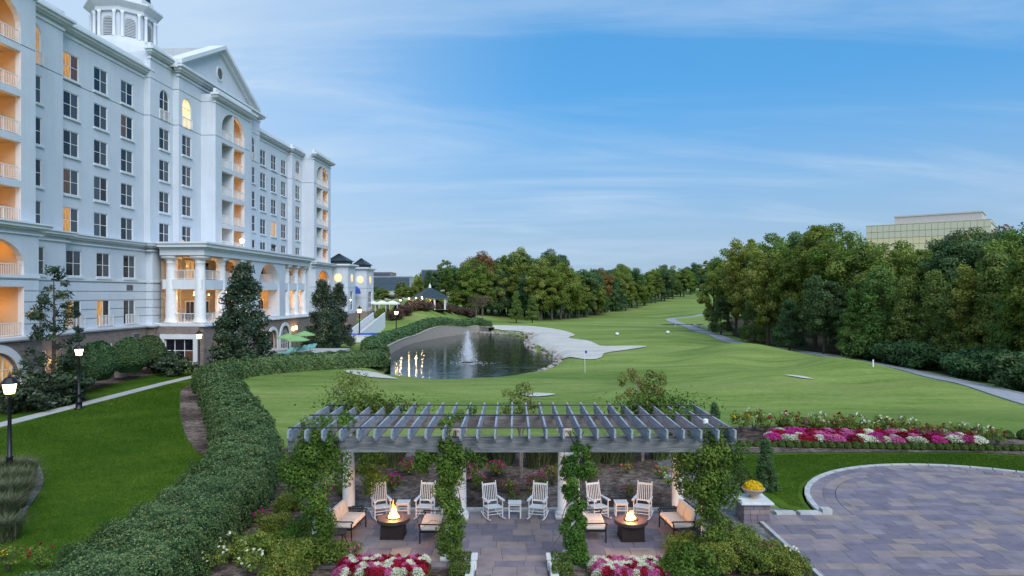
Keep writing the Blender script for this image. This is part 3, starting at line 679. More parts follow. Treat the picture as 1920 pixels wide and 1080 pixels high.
def mid_ledge(D, u0, u1):
    kz[0] += 1; e = kz[0] * .003
    cornice(D, u0, u1, [(.40, 12.45 + e, 12.62), (.55, 12.85 + e, 13.05), (.80, 13.05 + .001, 13.25 + e), (.92, 13.25 + e + .001, 13.38 + e)], nm='ledge')
    cornice(D - .25, u0, u1, [(.38, 4.35 + e, 4.5), (.5, 4.5 + .001, 4.68 + e)], nm='plinth_ledge')
    cornice(D - .25, u0, u1, [(.07, 9.12 + e, 9.36 + e)], nm='string_course')
bay(42.7, 53.0, 59.9, [56.4], 32.0, True, seed=1)
bay(43.4, 59.9, 73.0, [61.9, 66.0, 70.1], 32.0, seed=2)
bay(42.7, 73.0, 77.4, [75.7], 34.0, True, seed=3)
bay(42.0, 77.4, 96.4, [79.1, 94.6], 34.0, True, low=False, seed=4)
bay(42.7, 96.4, 100.6, [98.1], 34.0, True, low=False, seed=5)
bay(43.4, 100.6, 113.3, [103.4, 107.4, 111.4], 32.0, seed=6)
bay(42.7, 113.3, 118.0, [115.8], 32.0, True, seed=7)
for D, u0, u1, zt in ((42.7, 53, 59.9, 32.7), (43.4, 59.9, 73.0, 32.7), (42.7, 73.0, 77.4, 34.8), (42.7, 96.4, 100.6, 34.8), (43.4, 100.6, 113.3, 32.7), (42.7, 113.3, 118.0, 32.7)):
    top_cornice(D, u0, u1, zt)
for D, u0, u1 in ((42.7, 53, 59.9), (43.4, 59.9, 73.0), (42.7, 73.0, 77.4), (42.0, 77.4, 96.4), (43.4, 96.6, 113.3), (42.7, 113.3, 118.0)): mid_ledge(D, u0, u1)
# returns between the bays
for u, Da, Db, z1, s in ((59.9, 43.5, 42.7, 32, 1), (73.0, 43.5, 42.7, 34, -1), (77.4, 42.8, 42.0, 34, -1), (96.4, 42.8, 42.0, 34, 1), (100.6, 43.5, 42.7, 34, 1), (113.3, 43.5, 42.7, 32, -1)):
    mb = MB(); side(mb, u, Da, Db, 13.0, z1, (), [27.02, 31.05], sgn=s); side(mb, u, Da - .25, Db - .25, 4.5, 13.1, (), LOWG, sgn=s); mb.build('wall_return', 'stucco', HOT)
    mb = MB(); side(mb, u, Da - .45, Db - .45, -.5, 4.4, sgn=s); mb.build('stone_return', 'stone', HOT)
# pediment over the centre block
top = 33.8; mb = MB()
c0, c1 = 77.4, 96.4; ua = (c0 + c1) / 2
cornice(42.0, c0, c1, [(.15, 32.6, 32.8), (.35, 33.0, 33.2), (.6, 33.2 + .001, 33.5), (.85, 33.5 + .001, 33.75)])
P = lambda D, u, z: L(D, u, z)
mb.add([P(42.05, c0 - .2, 33.7), P(42.05, c1 + .2, 33.7), P(42.05, ua, 38.6)], [(0, 1, 2)])
mb.build('tympanum', 'stucco', HOT)
for (wd, lo, hi) in ((.35, -.75, -.35), (.85, -.35, .15)):
    mb = MB()
    for s in (-1, 1):
        e = c0 - .9 if s < 0 else c1 + .9
        a, bq = (e, 33.78), (ua, 39.0)
        vs = [P(D, u, z + dz) for D in (43.2, 42 - wd) for (u, z) in (a, bq) for dz in (lo + .35, hi + .35)]
        mb.add(vs, [(0, 1, 3, 2), (4, 6, 7, 5), (0, 4, 5, 1), (2, 3, 7, 6), (0, 2, 6, 4), (1, 5, 7, 3)])
    mb.build('raking_cornice', 'stucco_trim', HOT)
mb = MB(); mb.add([P(42.9, c0 - .9, 34.05), P(42.9, ua, 39.27), P(42.9, c1 + .9, 34.05), P(62, c0 - .9, 34.05), P(62, ua, 39.27), P(62, c1 + .9, 34.05)], [(0, 1, 4, 3), (1, 2, 5, 4)]); mb.build('gable_roof', 'concrete', HOT)
mb = MB(); x, y, z = P(42 - .0, ua, 35.9)
for r0, r1, xx in ((.62, .80, .10),):
    n = 24
    for k in range(n):
        a0, a1 = 2 * PI * k / n, 2 * PI * (k + 1) / n
        mb.quad((x + xx, y + r0 * math.cos(a0), z + r0 * 1.15 * math.sin(a0)), (x + xx, y + r0 * math.cos(a1), z + r0 * 1.15 * math.sin(a1)), (x + xx, y + r1 * math.cos(a1), z + r1 * 1.15 * math.sin(a1)), (x + xx, y + r1 * math.cos(a0), z + r1 * 1.15 * math.sin(a0)))
        mb.quad((x + xx, y + r1 * math.cos(a0), z + r1 * 1.15 * math.sin(a0)), (x + xx, y + r1 * math.cos(a1), z + r1 * 1.15 * math.sin(a1)), (x - .1, y + r1 * math.cos(a1), z + r1 * 1.15 * math.sin(a1)), (x - .1, y + r1 * math.cos(a0), z + r1 * 1.15 * math.sin(a0)))
ov = mb.build('oculus', 'stucco_trim', HOT)
mb = MB()
for k in range(9):
    zz = -.6 + k * .15; hw = .62 * math.sqrt(max(0, 1 - (zz / .72) ** 2))
    mb.cbox((x + .03, y, z + zz), (.12, 2 * hw, .03), ry=.6)
mb.build('louvre', 'concrete', ov)

# balcony pavilions
FLO = [13.42, 16.62, 20.1, 23.58, 27.06]
def pavilion(D, u0, u1, o0, o1, litside, z_top=32.7, low=True, cornz=None, lowdoor=False):
    om = (o0 + o1) / 2; holes = []
    for k, z in enumerate(FLO):
        if k < 4: holes.append((o0, o1, z - .02 if k else 13.42, FLO[k + 1] - .55, 0))
        else: holes.append((o0, o1, z - .02, 30.55, 2.2))
    mb = MB(); front(mb, D, u0, u1, 13.1, 32.0, holes, [27.0, 31.05], depth=.45)
    side(mb, u0, 43.4, D, 13.1, 32.0, (), [27.0, 31.05], sgn=-1); side(mb, u1, 43.4, D, 13.1, 32.0, (), [27.0, 31.05], sgn=1)
    mb.build('wall', 'stucco', HOT)
    for k, z in enumerate(FLO):
        zt = FLO[k + 1] - .55 if k < 4 else 30.6
        # recess: floor, ceiling, back and side walls, middle pier
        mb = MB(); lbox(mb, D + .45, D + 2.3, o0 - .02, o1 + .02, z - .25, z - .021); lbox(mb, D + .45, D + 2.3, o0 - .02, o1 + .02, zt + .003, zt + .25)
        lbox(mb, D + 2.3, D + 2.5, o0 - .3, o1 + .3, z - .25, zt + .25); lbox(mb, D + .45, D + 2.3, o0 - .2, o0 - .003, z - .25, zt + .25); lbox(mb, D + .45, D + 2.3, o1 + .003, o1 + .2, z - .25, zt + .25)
        mb.build('balcony_recess', 'stucco_lamplit', HOT)
        mb = MB(); lbox(mb, D + .02, D + 2.29, om - .14, om + .14, z - .018, zt - .003); mb.build('dividing_pier', 'stucco_trim', HOT)
        for s, c in ((0, (o0 + om) / 2), (1, (om + o1) / 2)):
            w = (o1 - o0) / 2 - .2
            railing(D + .12, c, z, w)
            mb = MB(); mb.box(-.04, .04, -.85, .85, 0, 2.15); dd = mb.build('balcony_door', 'white_paint', HOT, loc=L(D + 2.27, c + .3, z))
            MB().box(.045, .055, -.72, .72, .15, 2.02).build('pane', 'pane_warm' if s == litside and k % 2 else 'pane_dark', dd)
            if s == litside or k == 4 or (k == 3):
                mb = MB(); mb.lathe([(.06, -.12), (.11, -.05), (.11, .1), (.04, .16)], 8); sc = mb.build('wall_sconce', 'sconce_glow', HOT, loc=L(D + 2.12, c - .95, z + 1.9))
                if s == litside: pt_light('balcony_lamp', L(D + 1.5, c - .5, z + 2.0), 40, (1, .40, .06), par=HOT)
    mb = MB()
    k = kz[0] = kz[0] + 1
    top_cornice(D, u0, u1, z_top)
    if low:
        mid_ledge(D, u0, u1)
        holes = [(o0, o1, 9.2, 12.1, 2.0), (o0, o1, 4.75, 8.5, 0)]
        mb = MB(); front(mb, D - .25, u0, u1, 4.6, 13.1, holes, LOWG, depth=.5); side(mb, u0, 43.2, D - .25, 4.6, 13.1, (), LOWG, sgn=-1); side(mb, u1, 43.2, D - .25, 4.6, 13.1, (), LOWG, sgn=1)
        mb.build('wall', 'stucco', HOT)
        for z, zt in ((9.2, 12.15), (4.75, 8.5)):
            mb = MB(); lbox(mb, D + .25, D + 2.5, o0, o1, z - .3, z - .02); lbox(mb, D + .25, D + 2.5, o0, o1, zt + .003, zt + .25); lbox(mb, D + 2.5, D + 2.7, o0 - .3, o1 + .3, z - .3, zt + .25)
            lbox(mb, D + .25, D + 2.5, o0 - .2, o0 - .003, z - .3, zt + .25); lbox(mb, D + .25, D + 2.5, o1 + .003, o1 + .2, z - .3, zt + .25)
            mb.build('balcony_recess', 'stucco_lamplit', HOT); railing(D - .1, om, z, o1 - o0)
            MB().lathe([(.06, -.12), (.11, -.05), (.11, .1), (.04, .16)], 8).build('wall_sconce', 'sconce_glow', HOT, loc=L(D + 2.3, o1 - 1.0, z + 1.9))
            pt_light('balcony_lamp', L(D + 1.4, o1 - 1.3, z + 2.2), 52, (1, .40, .07), par=HOT)
            window(D + 2.5, om, z + 1.2, 2.0, 2.3, sill=False, rec=-.05)
        mb = MB(); front(mb, D - .45, u0 - .1, u1 + .1, -.5, 4.35, [(om - 2.4, om + 2.4, -.4, 3.7, 2.2)], depth=.5); side(mb, u0 - .1, 43, D - .45, -.5, 4.35, sgn=-1); mb.build('stone_base', 'stone', HOT)
        arch_window(D - .45, om, -.4, 3.7, 4.8, 2.2, 'pane_warm', 4, rec=.35, nz=3)
        mb = MB(); n = 18
        for k in range(n):
            a0, a1 = PI * k / n, PI * (k + 1) / n; x = L(D - .45, 0, 0)[0]
            q = [(om - 87 + r * math.cos(a), 1.5 + rz * math.sin(a)) for a in (a0, a1) for r, rz in ((2.42, 2.22), (3.0, 2.8))]
            mb.add([(x + .12, *q[0]), (x + .12, *q[1]), (x + .12, *q[3]), (x + .12, *q[2]), (x - .1, *q[0]), (x - .1, *q[1]), (x - .1, *q[3]), (x - .1, *q[2])], [(0, 1, 2, 3), (1, 5, 6, 2), (0, 3, 7, 4)])
        for s in (-1, 1): lbox(mb, D - .35, D - .57, om + s * 2.71 - .29, om + s * 2.71 + .29, -.5, 1.5)
        mb.build('arch_surround', 'stucco_trim', HOT)
pavilion(40.5, 43.0, 53.9, 46.2, 52.4, 1)
pavilion(40.2, 82.3, 91.9, 83.9, 90.1, 1, z_top=32.6, low=False)
pavilion(40.5, 117.6, 126.5, 118.9, 125.1, 1)
# body behind the facade, roof
mb = MB(); lbox(mb, 43.9, 66, 40, 126.3, 31.5, 32.0); mb.build('flat_roof', 'concrete', HOT)
mb = MB(); lbox(mb, 65.6, 66, 40, 126.3, 0, 31.5); lbox(mb, 46, 65.6, 126.0, 126.3, 0, 31.5); lbox(mb, 46, 65.6, 40, 40.3, 0, 31.5); mb.build('rear_wall', 'stucco', HOT)
mb = MB(); lbox(mb, 42.9, 62, 73.2, 100.4, 32.1, 33.9); mb.build('attic_block', 'stucco', HOT)
mb = MB(); v = [L(44, 73.5, 34.0), L(44, 100, 34.0), L(69, 100, 34.0), L(69, 73.5, 34.0), L(50, 83, 36.0), L(50, 91, 36.0), L(61, 91, 36.0), L(61, 83, 36.0)]
mb.add(v, [(0, 1, 5, 4), (1, 2, 6, 5), (2, 3, 7, 6), (3, 0, 4, 7), (4, 5, 6, 7)]); mb.build('hip_roof', 'roof_dark', HOT)
# cupola
CX = L(54.6, 87, -2.9); CU = link('cupola', None, HOT, CX)
def oct_(mb, prof): mb.lathe(prof, 8, ph=PI / 8)
mb = MB(); oct_(mb, [(4.6, 35), (4.6, 41.7), (4.35, 41.75), (4.35, 42.1), (4.0, 42.2), (4.0, 42.6)]); mb.build('base', 'stucco_trim', CU)
mb = MB(); oct_(mb, [(3.45, 42.5), (3.45, 45.9)]); mb.build('drum', 'stucco', CU)
mb = MB(); oct_(mb, [(3.75, 45.85), (3.8, 46.3), (4.2, 46.6), (4.55, 46.9), (4.55, 47.1), (3.4, 47.4), (3.4, 48.2)]); mb.build('entablature', 'stucco_trim', CU)
mb = MB(); mb.lathe([(3.1, 48.15), (3.0, 49.3), (2.5, 50.5), (1.6, 51.6), (.5, 52.2), (.2, 54)], 16); mb.build('dome', 'roof_dark', CU, True)
for k in range(8):
    a = PI / 4 * k; c, s = math.cos(a), math.sin(a); ap = 3.45 * math.cos(PI / 8)
    for t in (-.95, .95):
        mb = MB(); mb.lathe([(.26, 42.55), (.2, 42.7), (.18, 45.5), (.27, 45.8)], 10); mb.build('column', 'stucco_trim', CU, True, (c * (ap + .3) - s * t, s * (ap + .3) + c * t, 0))
    mb = MB(); w = .58; pts = [(-w, 42.9), (w, 42.9)] + [(w * math.cos(q), 44.7 + w * math.sin(q)) for q in np.linspace(0, PI, 9)]
    mb.add([(.04, y, z) for y, z in pts], [tuple(range(len(pts)))]); lo = mb.build('louvred_opening', 'concrete', CU, loc=(c * ap, s * ap, 0)); lo.rotation_euler = (0, 0, a)
    mb = MB()
    for j in range(12):
        zz = 43.0 + j * .19; hw = w if zz < 44.7 else math.sqrt(max(.01, w * w - (zz - 44.7) ** 2)); mb.cbox((.09, 0, zz), (.12, 2 * hw, .025), ry=.6)
    mb.build('louvre', 'stucco_trim', lo)

# portico: two columned galleries either side of a deep arch
PD, PU0, PU1, PB = 37.2, 73.6, 105.6, 41.9
mb = MB()
lbox(mb, PB, PD - .2, PU0 - .2, PU1 + .2, 12.1, 12.75); lbox(mb, PB, PD - .35, PU0 - .35, PU1 + .35, 12.751, 12.95); lbox(mb, PB, PD - .75, PU0 - .75, PU1 + .75, 12.951, 13.3); lbox(mb, PB, PD - .9, PU0 - .9, PU1 + .9, 13.301, 13.5)
mb.build('entablature', 'stucco_trim', HOT)
mb = MB(); lbox(mb, PB + .6, PD - .05, PU0 - .05, PU1 + .05, 4.45, 4.8); lbox(mb, PB - .05, PD + .25, PU0 + .25, PU1 - .25, 8.45, 9.5); mb.build('gallery_floor', 'stucco_trim', HOT)
mb = MB(); front(mb, 41.95, 73.8, 105.6, 4.6, 12.3, [], [5.6, 6.45, 7.3, 8.15]); mb.build('wall', 'stucco_lamplit', HOT)
mb = MB(); side(mb, 105.7, 43.3, 37.2, 4.6, 13, sgn=1); mb.build('wall', 'stucco', HOT)
mb = MB(); lbox(mb, PB, PD + .1, PU0 + .1, PU1 - .1, 11.98, 12.098); mb.build('gallery_ceiling', 'stucco_lamplit', HOT)
# stone base of the portico
mb = MB(); side(mb, PU0 - .1, 43.1, PD - .1, -.5, 4.44, [(38.2, 41.4, .6, 3.1, 0)], sgn=-1)
front(mb, PD - .1, PU0 - .1, PU1 + .1, -.5, 4.44, [(90.4, 93.2, -.4, 3.1, 1.4), (94.4, 97.6, .2, 3.5, 1.6), (79, 82, .4, 3.1, 1.5)], depth=.5); side(mb, PU1 + .1, 43.1, PD - .1, -.5, 4.44, sgn=1)
mb.build('stone_base', 'stone', HOT)
cornice(PD, PU0, PU1, [(.35, 4.441, 4.6)], nm='plinth_ledge')
wx = L(39.8, PU0 + .05, 1.85)
wd = link('window', win_frame(3.2, 2.5, 3, 2, .09), HOT, wx, -PI / 2)
pm = pane_me(1.0, 1.2, 'pane_dark'); pm2 = pane_me(1.0, 1.2, 'pane_dim')
for i in range(3):
    for j in range(2): link('pane', pm2 if i == 2 and j == 0 else pm, wd, (-.02, -3.2 / 2 + 3.2 * (i + .5) / 3, -.625 + 1.25 * j))
mb = MB(); lbox(mb, 37.75, 38.2, PU0 - .25, PU0 - .05, .4, 3.1); lbox(mb, 41.4, 41.85, PU0 - .25, PU0 - .05, .4, 3.1); lbox(mb, 37.75, 41.85, PU0 - .26, PU0 - .05, 3.101, 3.6); mb.build('window_surround', 'stucco_trim', HOT)
arch_window(PD - .1, 96.0, .2, 3.5, 3.2, 1.6, 'pane_curtain', 4, rec=.3, nz=4); arch_window(PD - .1, 91.8, -.4, 3.1, 2.8, 1.4, 'pane_dim', 2, rec=.4, nz=2); arch_window(PD - .1, 80.5, .4, 3.1, 3.0, 1.5, 'pane_dim', 3, rec=.3, nz=2)
for om, r, zs in ((96.0, 1.6, 1.9), (91.8, 1.4, 1.7), (80.5, 1.5, 1.6)):
    mb = MB(); n = 14; x = L(PD - .1, 0, 0)[0]
    for k in range(n):
        a0, a1 = PI * k / n, PI * (k + 1) / n
        q = [(om - 87 + rr_ * math.cos(a), zs + rr_ * math.sin(a)) for a in (a0, a1) for rr_ in (r + .01, r + .45)]
        mb.add([(x + .12, *q[0]), (x + .12, *q[1]), (x + .12, *q[3]), (x + .12, *q[2]), (x - .1, *q[0]), (x - .1, *q[1]), (x - .1, *q[3]), (x - .1, *q[2])], [(0, 1, 2, 3), (1, 5, 6, 2), (0, 3, 7, 4)])
    for s in (-1, 1): lbox(mb, PD, PD - .22, om + s * (r + .23) - .22, om + s * (r + .23) + .22, -.4, zs)
    mb.build('arch_surround', 'stucco_trim', HOT)
# arch block
mb = MB(); front(mb, PD, 85.6, 96.4, 4.8, 12.1, [(87.6, 94.4, 4.9, 12.0, 3.4)], [], depth=1.6)
side(mb, 85.6, 39.0, PD, 4.8, 12.1, sgn=-1); side(mb, 96.4, 39.0, PD, 4.8, 12.1, sgn=1); mb.build('arch_wall', 'stucco', HOT)
railing(PD + 1.0, 91, 4.9, 6.6); railing(PD + 1.0, 91, 9.5, 6.6)
cm = MB().lathe([(.78, 0), (.78, .16), (.66, .17), (.70, .3), (.62, .42), (.60, .5), (.585, 2.5), (.52, 5.9), (.50, 6.45), (.56, 6.5), (.52, 6.58), (.52, 6.75), (.68, 6.95), (.72, 6.96)], 20)
cm.box(-.76, .76, -.76, .76, 6.961, 7.298); cme = cm.mesh('column', 'white_paint', True)
for D, u in ((41.1, 74.3), (37.9, 74.3), (37.9, 78.9), (37.9, 83.3), (37.9, 98.3), (37.9, 101.8), (37.9, 105.0)): link('column', cme, HOT, L(D, u, 4.802))
for z in (4.8, 9.5):
    railing(39.5, 74.0, z, 2.3, -PI / 2)
    for u, w in ((76.6, 3.6), (81.1, 3.4), (84.6, 1.6), (97.1, 1.2), (100.1, 2.4), (103.4, 2.2)): railing(37.7, u, z, w)
for u in (76, 79.5, 83, 99, 103):
    for z in (4.8, 9.5):
        dd = MB().box(-.05, .05, -.95, .95, 0, 2.35).build('gallery_door', 'white_paint', HOT, loc=L(41.9, u, z))
        for s in (-1, 1): MB().box(.055, .065, s * .45 - .38, s * .45 + .38, .15, 2.2).build('pane', 'pane_warm' if z > 9 and u < 80 else 'pane_dark', dd)
sg = thing('string_lights', 'string of small warm bulbs hung across the lower portico gallery', 'string lights', (hx, hy, 0), -FA)
for k in range(9):
    t = k / 8; u = 74.4 + 9.0 * t; dz = .35 * (1 - (2 * ((t * 2) % 1) - 1) ** 2)
    MB().lathe([(.02, .07), (.045, .02), (.045, -.03), (.02, -.06)], 8).build('bulb', 'bulb', sg, loc=L(38.6 + .8 * math.sin(k), u, 8.1 - dz))
MB().tube([L(38.6 + .8 * math.sin(k / 2), 74.4 + 9 * k / 16, 8.22 - .35 * (1 - (2 * ((k / 16 * 2) % 1) - 1) ** 2)) for k in range(17)], .012, 5).build('cable', 'dark_metal', sg)
for u, z, e in ((76, 7.6, 70), (82, 7.6, 60), (76.5, 11.3, 30), (82, 11.3, 25), (91, 7.4, 60), (91, 11, 30), (100, 7.6, 70), (104, 7.6, 50), (102, 11.2, 25)): pt_light('gallery_lamp', L(39.9, u, z), e * 1.5, (1, .48, .14), par=HOT)
for u, z in ((89.0, 2.6), (98.6, 2.9), (99.8, 3.0), (78, 2.7)):
    lt = MB().lathe([(.05, -.28), (.13, -.2), (.16, .14), (.05, .3)], 8).build('wall_lantern', 'sconce_glow', HOT, loc=L(36.9, u, z)); pt_light('lantern_light', L(36.6, u, z), 22, par=HOT)
for u, z in ((54.6, 2.2), (57.9, 2.2)):
    MB().lathe([(.05, -.28), (.13, -.2), (.16, .14), (.05, .3)], 8).build('wall_lantern', 'sconce_glow', HOT, loc=L(42.0, u, z)); pt_light('lantern_light', L(41.7, u, z), 22, par=HOT)
# furniture in the lower gallery
for k, (u, D) in enumerate(((76.2, 40.2), (79.8, 40.0), (83.4, 40.1))):
    x, y = fw(D, u); t = thing('dining_table', 'small dark dining table on the portico gallery, ' + ('beside the corner column', 'second from the corner column', 'nearest the big arch')[k], 'table', (x, y, 4.8), .2, 'gallery tables')
    MB().lathe([(.5, .70), (.5, .74)], 16).build('table_top', 'bronze', t); MB().tube([(0, 0, 0), (0, 0, .7)], .04).build('pedestal', 'dark_metal', t)
    for s in (-1, 1):
        c = thing('dining_chair', 'dark gallery chair on the %s side of the %s portico table' % ('near' if s < 0 else 'far', ('first', 'second', 'third')[k]), 'chair', (x, y + s * .85, 4.8), 0 if s < 0 else PI, 'gallery chairs')
        MB().box(-.22, .22, -.22, .22, .42, .47).build('seat', 'bronze', c); MB().box(-.22, .22, -.24, -.2, .47, .95).build('backrest', 'bronze', c)
        for a in (-1, 1):
            for q in (-1, 1): MB().tube([(a * .2, q * .2, 0), (a * .2, q * .2, .42)], .018, 6).build('leg', 'dark_metal', c)
# roof floodlights on the ledge
for px, lab in ((455, 'bright floodlight on the portico roof beside the balcony tower'), (514, 'dark floodlight on the portico roof near the far windows')):
    u = 38.2 * 1280 / (1030 - px); x, y = fw(38.2, u); t = thing('floodlight', lab, 'floodlight', (x, y, 13.5))
    MB().tube([(0, 0, 0), (0, 0, .8)], .04, 6).build('post', 'dark_metal', t); MB().lathe([(.12, .7), (.32, 1.0), (.3, 1.15), (.05, 1.25)], 10).build('lamp_head', 'lamp_glow' if px < 500 else 'dark_metal', t, True)
# wall vents
for D, u, z in ((43.15, 70.1, 8.6), (42.95, 70.9, 3.6)):
    v = MB().box(-.03, .03, -.55, .55, -.3, .3).build('wall_vent', 'concrete', HOT, loc=L(D, u, z))
    mb = MB()
    for k in range(6): mb.box(.031, .06, -.5, .5, -.26 + k * .09, -.22 + k * .09)
    mb.build('slat', 'dark_metal', v)

# low wing with two turrets, beyond the hotel's end
def wing_pt(D, u, z): return L(D, u, z)
x, y = fw(41, 140); WG = thing('low_wing', 'low white wing with dark hipped turret roofs and round lit windows', 'building', (x, y, 0), -FA)
def LW(D, u, z): return (-D + 41.0, u - 140.0, z)
def wfront(mb, D, u0, u1, z0, z1, holes=()): panel(mb, LW(D, 0, 0), (0, 1, 0), (1, 0, 0), u0, u1, z0, z1, holes, [7.0, 9.0])
def wside(mb, u, D0, D1, z0, z1, holes=(), sgn=-1): panel(mb, LW(0, u, 0), (-1, 0, 0), (0, sgn, 0), D1, D0, z0, z1, holes, [7.0, 9.0])
for (u0, u1, D) in ((128.2, 133.2, 37.8), (145.0, 150.8, 38.8)):
    mb = MB(); wside(mb, u0, 42.0, D, 4.2, 13.4, sgn=-1); wfront(mb, D, u0, u1, 4.2, 13.4, [(u0 + 1.6, u1 - 1.6, 4.8, 8.4, 0)]); wside(mb, u1, 42, D, 4.2, 13.4, sgn=1); mb.build('wall', 'stucco', WG)
    mb = MB(); X0, Y0, _ = LW(42.5, u0, 0); X1, Y1, _ = LW(D, u1, 0)
    mb.box(X0, X1 + .25, Y0 - .25, Y1 + .25, 13.0, 13.2); mb.box(X0, X1 + .55, Y0 - .55, Y1 + .55, 13.201, 13.5); mb.build('cornice', 'stucco_trim', WG)
    mb = MB(); mb.box(X0 + 1, X1 - .5, Y0 + .3, Y1 - .3, 13.5, 14.1); mb.build('roof_drum', 'roof_dark', WG)
    mb = MB(); xc, yc = (X0 + X1) / 2, (Y0 + Y1) / 2; mb.add([(X0 + .6, Y0 - .1, 14.1), (X1 - .1, Y0 - .1, 14.1), (X1 - .1, Y1 + .1, 14.1), (X0 + .6, Y1 + .1, 14.1), (xc, yc, 15.6)], [(0, 1, 4), (1, 2, 4), (2, 3, 4), (3, 0, 4)]); rf = mb.build('roof', 'roof_dark', WG)
    mb = MB()
    for k in range(7):
        t = (k + .5) / 7; xx = X0 + .6 + (X1 - X0 - .7) * t; mb.tube([(xx, Y0 - .1, 14.15), (xc + (xx - xc) * .1, yc - .2, 15.55)], .05, 4)
    mb.build('roof_seam', 'dark_metal', rf)
    for (lx, ly, rz) in (((X0 + X1) / 2 + .5, Y0 - .05, -PI / 2), (X1 + .05, (Y0 + Y1) / 2, 0)):
        mb = MB(); n = 20
        mb.add([(.02, 0.72 * math.cos(2 * PI * k / n), .78 * math.sin(2 * PI * k / n)) for k in range(n)], [tuple(range(n))]); rw_ = mb.build('round_window', 'pane_bright', WG, loc=(lx, ly, 10.9)); rw_.rotation_euler = (0, 0, rz)
        mb = MB(); mb.box(.03, .06, -.04, .04, -.78, .78); mb.box(.031, .059, -.72, .72, -.04, .04); mb.build('glazing_bar', 'white_paint', rw_)
    wd = link('window', win_frame(u1 - u0 - 3.2, 3.6, 2, 3, .1), WG, LW(D + .15, (u0 + u1) / 2, 6.6)); MB().box(-.03, -.01, -(u1 - u0 - 3.2) / 2, (u1 - u0 - 3.2) / 2, -1.8, 1.8).build('pane', 'pane_dark', wd)
    mb = MB(); wside(mb, u0 - .1, 42, D - .15, -.5, 4.2, sgn=-1); wfront(mb, D - .15, u0 - .1, u1 + .1, -.5, 4.2); wside(mb, u1 + .1, 42, D - .15, -.5, 4.2, sgn=1); mb.build('stone_base', 'stone_pink', WG)
mb = MB(); wfront(mb, 41.4, 126.4, 160, 4.2, 13.2, [(137, 138.2, 5, 8, 0), (139.2, 140.4, 5, 8, 0), (141.4, 142.6, 5, 8, 0)]); wside(mb, 160, 60, 41.4, 0, 13.2, sgn=1); mb.build('wall', 'stucco', WG)
for uu in (137.6, 139.8, 142.0): 
    wd = link('window', win_frame(1.2, 3, 1, 2, .1), WG, LW(41.5, uu, 6.5)); MB().box(-.03, -.01, -.6, .6, -1.5, 1.5).build('pane', 'pane_lit', wd)
mb = MB(); wfront(mb, 41.2, 126.4, 160, -.5, 4.2); mb.build('stone_base', 'stone_pink', WG)
mb = MB(); X0, Y0, _ = LW(60, 126.4, 0); X1, Y1, _ = LW(41.4, 160, 0); mb.box(X0, X1 + .5, Y0, Y1 + .4, 13.2, 13.6); mb.build('roof_slab', 'stucco_trim', WG)
x, y = fw(39.6, 139.8); aw = thing('awning', 'curved blue awning over the lit windows of the low wing', 'awning', (x, y, 8.2), -FA)
mb = MB(); n = 8; w = 3.6
for k in range(n):
    a0, a1 = PI / 2 * k / n, PI / 2 * (k + 1) / n; mb.quad((1.7 * math.sin(a0) - 1.7, -w, 1.5 * math.cos(a0)), (1.7 * math.sin(a1) - 1.7, -w, 1.5 * math.cos(a1)), (1.7 * math.sin(a1) - 1.7, w, 1.5 * math.cos(a1)), (1.7 * math.sin(a0) - 1.7, w, 1.5 * math.cos(a0)))
mb.build('canopy', 'canvas_blue', aw)
mb = MB(); mb.box(-.02, .02, -w, w, -.3, -.002); mb.build('valance', 'canvas_blue', aw)
# ------------------------------------------------------------------ paving
def clip_convex(poly, clip):
    out = poly
    for i in range(len(clip)):
        (ax, ay), (bx, by) = clip[i], clip[(i + 1) % len(clip)]
        ins = lambda p: (bx - ax) * (p[1] - ay) - (by - ay) * (p[0] - ax) >= 0
        inp, out = out, []
        for k in range(len(inp)):
            p, q = inp[k - 1], inp[k]; ip, iq = ins(p), ins(q)
            if ip != iq:
                d1 = (bx - ax) * (p[1] - ay) - (by - ay) * (p[0] - ax); d2 = (bx - ax) * (q[1] - ay) - (by - ay) * (q[0] - ax); t = d1 / (d1 - d2)
                out.append((p[0] + (q[0] - p[0]) * t, p[1] + (q[1] - p[1]) * t))
            if iq: out.append(q)
        if not out: return []
    return out
def area(p): return abs(sum(p[i - 1][0] * p[i][1] - p[i][0] * p[i - 1][1] for i in range(len(p)))) / 2
def courses(x0, x1, y0, y1, rr, hs=(.42, .55, .6), ws=(.5, 1.0), skew=0.0):
    y = y0; out = []
    while y < y1 - .05:
        h = min(rr.choice(hs), y1 - y)
        if y1 - y - h < .2: h = y1 - y
        x = x0 - rr.random() * .7
        while x < x1:
            w = rr.uniform(*ws); g = .006
            a, b_ = max(x, x0) + g, min(x + w, x1) - g
            if b_ - a > .05: out.append([(a, y + g), (b_, y + g), (b_, y + h - g), (a, y + h - g)])
            x += w
        y += h
    return out
def pave(name, polys, z, th, label, base, keep=300):
    root = thing(name, label, 'paving', (base[0], base[1], 0)); root['kind'] = 'structure'; del root['category']
    vis = []
    for p in polys:
        cx_, cy_ = sum(q[0] for q in p) / len(p), sum(q[1] for q in p) / len(p)
        px, py = 960 + 1280 * cx_ / cy_, 550 + 1280 * 8 / cy_
        sz = area(p) / cy_ ** 2 if (-20 < px < 1940 and py < 1095) else 0
        vis.append((sz, p))
    vis.sort(key=lambda t: -t[0]); rest = MB(); k = 0
    for s, p in vis:
        q = [(a - base[0], b_ - base[1]) for a, b_ in p]; dz = random.uniform(-.0025, .0025)
        if k < keep and s > 0: MB().prism(q, z - th, z + dz).build('paver', 'paver', root); k += 1
        else: rest.prism(q, z - th, z + dz)
    if rest.v: rest.build('distant_pavers', 'paver', root)['kind'] = 'stuff'
    return root
rr = random.Random(3)
polys = courses(-7.0, 7.0, 19.75, 24.72, rr) + courses(-1.02, 1.0, 14, 19.74, rr)
